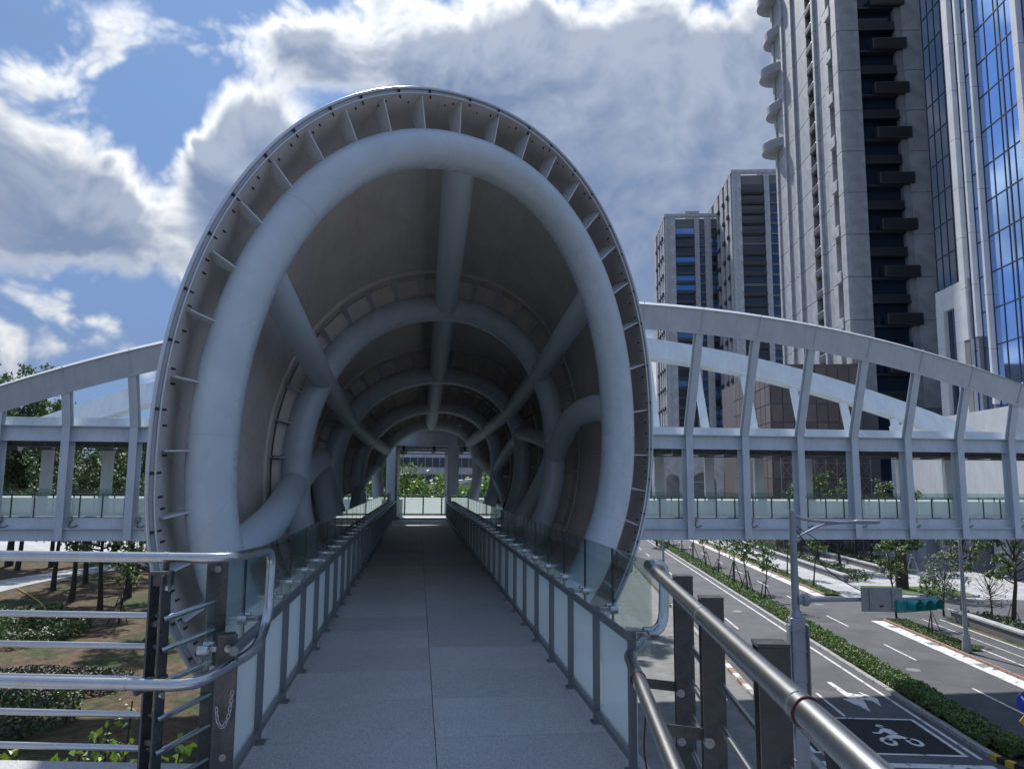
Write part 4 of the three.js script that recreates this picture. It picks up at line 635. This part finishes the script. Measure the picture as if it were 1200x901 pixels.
// a tree: bent trunk, limbs that end in clumps of leaves; returns [trunk geometry, crown geometry]
function treeShape({ h, trunk, r0, crown, limbs, perClump, clump, size, base, spread = 0.7, seed, lean = 0.05 }) {
  const r = rng(seed), wood = [], pts = [];
  const tp = [V(0, -0.1, 0), V(lean * trunk * 0.4 + gauss(r) * 0.05 * trunk, trunk * 0.5, gauss(r) * 0.05 * trunk), V(lean * trunk, trunk, gauss(r) * 0.05 * trunk), V(lean * trunk * 1.2 + gauss(r) * 0.3, mix(trunk, h, 0.55), gauss(r) * 0.3)];
  const c = spline(tp); for (let i = 0; i < 6; i++) wood.push(rod(c.getPointAt(i / 6), c.getPointAt((i + 1.05) / 6 > 1 ? 1 : (i + 1.05) / 6), r0 * (1 - i * 0.13) * (i ? 1 : 1.15), r0 * (1 - (i + 1) * 0.13), 8));
  const mid = V(tp[2].x, (trunk + h) / 2, tp[2].z), hy = (h - trunk) / 2 * 1.05;
  for (let l = 0; l < limbs; l++) {
    const a = l * 2.4 + r() * 0.8, v = -0.75 + 1.7 * ((l + 0.5) / limbs), rad = crown * Math.sqrt(Math.max(0.08, 1 - v * v * 0.9)) * (0.55 + 0.5 * r());
    const end = V(mid.x + Math.cos(a) * rad, mid.y + v * hy, mid.z + Math.sin(a) * rad), st = c.getPointAt(clamp(0.5 + 0.4 * (v + 0.75) / 1.7)), m = st.clone().lerp(end, 0.5).add(V(0, -0.06 * h * r(), 0));
    wood.push(rod(st, m, r0 * 0.38, r0 * 0.24, 6), rod(m, end, r0 * 0.24, r0 * 0.08, 5));
    const k = 3 + (r() * 3 | 0);
    for (let j = 0; j < k; j++) { const cc = m.clone().lerp(end, 0.35 + 0.75 * r()).add(V(gauss(r) * clump * 1.3, gauss(r) * clump * 0.9, gauss(r) * clump * 1.3)), cr = clump * (0.55 + 0.7 * r()); for (let q = 0; q < perClump; q++) { const d = V(gauss(r), gauss(r) * 0.75, gauss(r)); pts.push(cc.clone().addScaledVector(d, cr)); } }
  }
  return [merge(wood), leaves(pts, seed + 1, base, spread, size)];
}
const kinds = {
  broad: [1, 2, 3].map(s => treeShape({ h: 12.5, trunk: 4.2, r0: 0.24, crown: 3.6, limbs: 22, perClump: 50, clump: 0.95, size: 0.30, base: [0.075, 0.135, 0.035], seed: 100 + s })),
  forest: [1, 2, 3].map(s => treeShape({ h: 17, trunk: 5, r0: 0.35, crown: 5.2, limbs: 26, perClump: 55, clump: 1.4, size: 0.42, base: [0.095, 0.165, 0.042], seed: 200 + s })),
  light: [1, 2].map(s => treeShape({ h: 9, trunk: 2.4, r0: 0.18, crown: 3.0, limbs: 20, perClump: 60, clump: 0.85, size: 0.28, base: [0.18, 0.30, 0.05], seed: 300 + s })),
  young: [1, 2, 3].map(s => treeShape({ h: 5.2, trunk: 2.7, r0: 0.075, crown: 0.95, limbs: 9, perClump: 13, clump: 0.42, size: 0.24, base: [0.10, 0.18, 0.04], seed: 400 + s, lean: 0.12 })),
  street: [1, 2].map(s => treeShape({ h: 9.5, trunk: 3.2, r0: 0.2, crown: 2.2, limbs: 13, perClump: 34, clump: 0.6, size: 0.27, base: [0.085, 0.155, 0.038], seed: 500 + s, lean: -0.1 })),
  silver: [treeShape({ h: 4.6, trunk: 0.7, r0: 0.08, crown: 1.5, limbs: 22, perClump: 11, clump: 0.5, size: 0.19, base: [0.17, 0.215, 0.15], seed: 600 })],
  bare: [treeShape({ h: 4.0, trunk: 0.5, r0: 0.07, crown: 1.4, limbs: 34, perClump: 1, clump: 0.4, size: 0.14, base: [0.12, 0.12, 0.08], seed: 610 })],
};
function plant(kind, i, p, label, group, o = {}) {
  const [w, c] = kinds[kind][i % kinds[kind].length], T = thing(o.name || 'tree', label, o.category || 'tree', group, p); T.rotation.y = o.turn ?? i * 1.9; T.scale.setScalar(o.scale ?? 1);
  part('trunk', w, M.bark, T); part('crown', c, M.leaf, T);
  if (o.stakes) for (let k = 0; k < 3; k++) { const a = k * 2.094 + 0.4 + i, q = V(Math.cos(a), 0, Math.sin(a)); part('stake', rod(q.clone().multiplyScalar(0.75), q.clone().multiplyScalar(0.05).setY(1.9), 0.035, 0.03, 6), M.stake, T); }
  return T;
}
{
  // park trees with dark trunks
  const park = [[62, 692, 0.95], [83, 705, 0.9], [117, 716, 0.85], [150, 700, 1], [160, 674, 1.0], [100, 684, 1.0], [134, 664, 1.1], [20, 668, 1.1]];
  park.forEach(([x, y, s], i) => plant('broad', i, onGround(x, y), 'dark trunked tree on the brown park ground', 'trees standing in the park', { scale: s }));
  plant('broad', 1, onGround(177, 742), 'slim dark tree leaning against the edge of the tunnel shell', null, { scale: 0.75, turn: 2 });
  // bare sapling held by stakes
  plant('young', 0, onGround(139, 730), 'leafless staked sapling alone on the brown park ground', null, { name: 'sapling', stakes: true, scale: 0.9 });
  plant('young', 1, onGround(151, 690), 'small staked sapling at the lawn edge behind the lone sapling', null, { name: 'sapling', stakes: true, scale: 0.9 });
  // wood behind the park, taller on the hill
  const r = rng(77); for (let i = 0; i < 16; i++) { const x = -75 + i * 4.6 + r() * 2, z = -84 - r() * 16 - (i < 6 ? 8 : 0); plant('forest', i, V(x, GY, z), 'tall dense tree in the wood behind the park', 'trees of the wood behind the park', { scale: (x < -38 ? 1.15 : 0.78) * (0.9 + 0.25 * r()) }); }
  // bright trees seen through the end of the tunnel
  for (let i = 0; i < 9; i++) plant('light', i, V(-8 + i * 2.4 + r(), GY, -47 - r() * 7), 'bright green tree beyond the far end of the tunnel', 'trees beyond the end of the tunnel', { scale: 1.02 + 0.12 * r() });
  // young trees on the median
  [60.5, 65.5, 70.5, 77.5, 83.5, 91.5, 100, 110, 122].forEach((s, i) => plant('young', i, RT(15.48, s, GY + 0.08), `young staked tree in the median hedge, ${ORD[i]} beyond the arch bridge`, 'young trees along the median', { name: 'median_tree', stakes: true, scale: 0.92 + 0.12 * (i % 3), turn: i * 2.2 }));
  // plaza side
  const ct = plant('street', 0, RT(30.2, 71.2), 'thick stemmed tree on the lawn island of the plaza', null, { scale: 1.05, turn: 0.5 }); part('thick_stem', [rod(V(0, 0, 0), V(-0.1, 6, 0), 0.52, 0.4, 12)], M.bark, ct);
  { const pts = [], q = rng(12); for (let k = 0; k < 700; k++) { const a = q() * 6.28, y = 0.6 + q() * 6; pts.push(V(Math.cos(a) * (0.5 + q() * 0.5), y + Math.sin(y * 2.2), Math.sin(a) * (0.5 + q() * 0.5))); } part('stem_sprouts', leaves(pts.filter((p, i) => Math.sin(p.y * 1.9 + 1) > 0.1), 13, [0.15, 0.22, 0.035], 0.6, 0.26), M.leaf, ct); }
  plant('silver', 0, onGround(1106, 722), 'grey green airy shrub beside the lamp post', null, { name: 'shrub', category: 'shrub' });
  plant('bare', 0, onGround(1163, 728), 'almost leafless shrub in the planter beside the cycle path', null, { name: 'shrub', category: 'shrub' });
  plant('street', 1, onGround(1188, 738), 'leaning staked tree in the planter at the end of the guard rail', null, { scale: 0.85, stakes: true, turn: 2.4 });
  plant('street', 0, onGround(1128, 716), 'dark tree with upright branches behind the lamp post', null, { scale: 0.8, turn: 1.2 });
  const sp = plant('young', 2, RT(22.85, 50), 'staked young tree on the grass verge beside the traffic lights', null, { name: 'verge_tree', stakes: true, scale: 0.75 });
  plant('young', 1, RT(22.85, 55), 'small upright tree at the corner of the verge and access road', null, { name: 'verge_tree', scale: 1.05 });
  [[985, 668], [1003, 660], [958, 664], [1022, 655], [940, 654], [968, 652]].forEach(([x, y], i) => plant('street', i, onGround(x, y), 'dark tree in the planting along the plaza', 'trees along the plaza', { scale: 0.85 + 0.15 * (i % 3), turn: i * 1.3 }));
  [[72, 22.8], [80, 22.8], [89, 22.9], [99, 22.8], [112, 22.8]].forEach(([s, t], i) => plant('young', i, RT(t, s), `young tree on the grass verge, ${ORD[i]} after the access road`, 'young trees on the far verge', { name: 'verge_tree', scale: 1.1, turn: i }));
  plant('light', 0, RT(37, 88), 'yellow green tree in front of the white tower', null, { scale: 0.95 }); plant('light', 1, onGround(770, 640), 'small bright tree beside the road beyond the bridge', null, { scale: 0.85 });
  // hedge of the median: leaves on a bumpy block
  const hp = [], q = rng(21); for (let i = 0; i < 46000; i++) { const k = q(), s = 27.9 + k * k * 97, w = s < 29 ? 0.42 : 0.66, t = 15.48 + (q() - 0.5) * 2 * w, top = 0.42 + 0.34 * fbm(t * 1.3, 0, s * 0.9, 3) + 0.22 * (q() - 0.5) - 0.18 * Math.pow(Math.abs(t - 15.48) / w, 4); hp.push(V(t, GY + 0.1 + top * (0.45 + 0.55 * Math.sqrt(q())), -s)); }
  const hedge = inRoad(solo('median_hedge', leaves(hp, 22, [0.12, 0.20, 0.042], 0.8, 0.13), M.leaf, 'low green hedge filling the median', 'hedge')); hedge.userData.kind = 'stuff';
  { const gp = [], z = rng(71); for (let i = 0; i < 9000; i++) { const far = z() < 0.4; gp.push(V(22.2 + z() * 1.3, GY + 0.1 + z() * 0.09, -(far ? 67 + z() * 30 : 45.8 + z() * 9.3))); } const o = inRoad(solo('verge_grass', leaves(gp, 72, [0.09, 0.15, 0.03], 0.9, 0.13), M.leaf, 'grass blades on the narrow verge', 'grass')); o.userData.kind = 'stuff'; }
  // planting behind the walls, and shrubs on the park slope
  const bank = (fn, n, seed, base, size, name, label, road = true) => { const l = [], q = rng(seed); for (let i = 0; i < n; i++) l.push(fn(q)); const o = solo(name, leaves(l, seed + 1, base, 0.7, size), M.leaf, label, 'shrubs'); o.userData.kind = 'stuff'; if (road) inRoad(o); return o; };
  bank(q => { const s = 34 + q() * 22, t = 27.5 + q() * 1.8; return V(t, GY + (0.35 + 0.5 * fbm(t, 3, s * 0.7, 3) + 0.3) * Math.sqrt(q()), -s); }, 9000, 31, [0.05, 0.09, 0.03], 0.17, 'planter_shrubs', 'low dark shrubs behind the planter wall of the cycle path');
  bank(q => { const s = 76 + q() * 54, t = 27.5 + q() * 2.2; return V(t, GY + (0.7 + 0.9 * fbm(t, 5, s * 0.6, 3)) * Math.sqrt(q()), -s); }, 9000, 33, [0.06, 0.10, 0.03], 0.22, 'plaza_shrubs', 'low shrubs behind the planter wall of the plaza');
  bank(q => { const s = 84 + q() * 26, t = 34 + q() * 3; return V(t, GY + (1.0 + 1.2 * fbm(t, 7, s * 0.6, 3)) * Math.sqrt(q()), -s); }, 7000, 34, [0.05, 0.085, 0.025], 0.22, 'tower_shrubs', 'dark shrubs before the white tower');
  const clumpBank = (cx, cy, rx, rz, hgt, n, seed, base, size, name, label) => { const c = onGround(cx, cy); return bank(q => { const a = q() * 6.283, d = Math.sqrt(q()), x = Math.cos(a) * d * rx, z = Math.sin(a) * d * rz; return V(c.x + x, GY + hgt * (0.55 + 0.8 * fbm((c.x + x) * 0.6, 2, (c.z + z) * 0.6, 3)) * (1 - d * d * 0.5) * Math.sqrt(q()), c.z + z); }, n, seed, base, size, name, label, false); };
  clumpBank(-25, 745, 6, 5, 2.4, 8000, 41, [0.075, 0.13, 0.035], 0.22, 'park_shrubs', 'green shrubs in the park at the foot of the trees');
  clumpBank(20, 806, 5, 2.6, 1.1, 6000, 43, [0.045, 0.065, 0.03], 0.17, 'dark_shrubs', 'dark grey green shrubs on the slope below the landing');
  clumpBank(-60, 850, 4.5, 4, 2.2, 6000, 45, [0.06, 0.10, 0.03], 0.17, 'slope_shrubs', 'mid green shrubs below the landing railing');
  // bright broad leaved plant right below the railing
  { const c = V(-4.3, GY, -11.2), T = thing('leafy_plant', 'bright lime green broad leaved plant rising behind the park railing', 'plant', null, c), q = rng(55), stems = [], lv = []; for (let i = 0; i < 24; i++) { const a = q() * 6.283, R = 0.3 + q() * 1.7, top = V(Math.cos(a) * R * 1.4, 5.0 + q() * 0.9, Math.sin(a) * R), b = V(Math.cos(a) * R * 0.4, 0, Math.sin(a) * R * 0.4); stems.push(rod(b, top, 0.03, 0.012, 5)); for (let k = 0; k < 60; k++) { lv.push(b.clone().lerp(top, 0.6 + 0.42 * q()).add(V(gauss(q) * 0.26, gauss(q) * 0.2, gauss(q) * 0.26))); } } part('stems', stems, M.bark, T); part('foliage', leaves(lv, 56, [0.19, 0.32, 0.03], 0.6, 0.14), M.leaf, T); }
  // thin pipe of irrigation hose lying on the earth
  solo('irrigation_hose', [pipe(spline([onGround(20, 690), onGround(45, 705), onGround(60, 722), onGround(85, 738), onGround(95, 742)].map(p => p.setY(GY + 0.05))), 0.05, 40, 5), pipe(spline([onGround(88, 722), onGround(95, 728), onGround(92, 735), onGround(96, 740)].map(p => p.setY(GY + 0.05))), 0.05, 30, 5)], M.yellow, 'thin yellowish hose lying across the brown park ground', 'hose');
}

renderer.render(scene, camera);
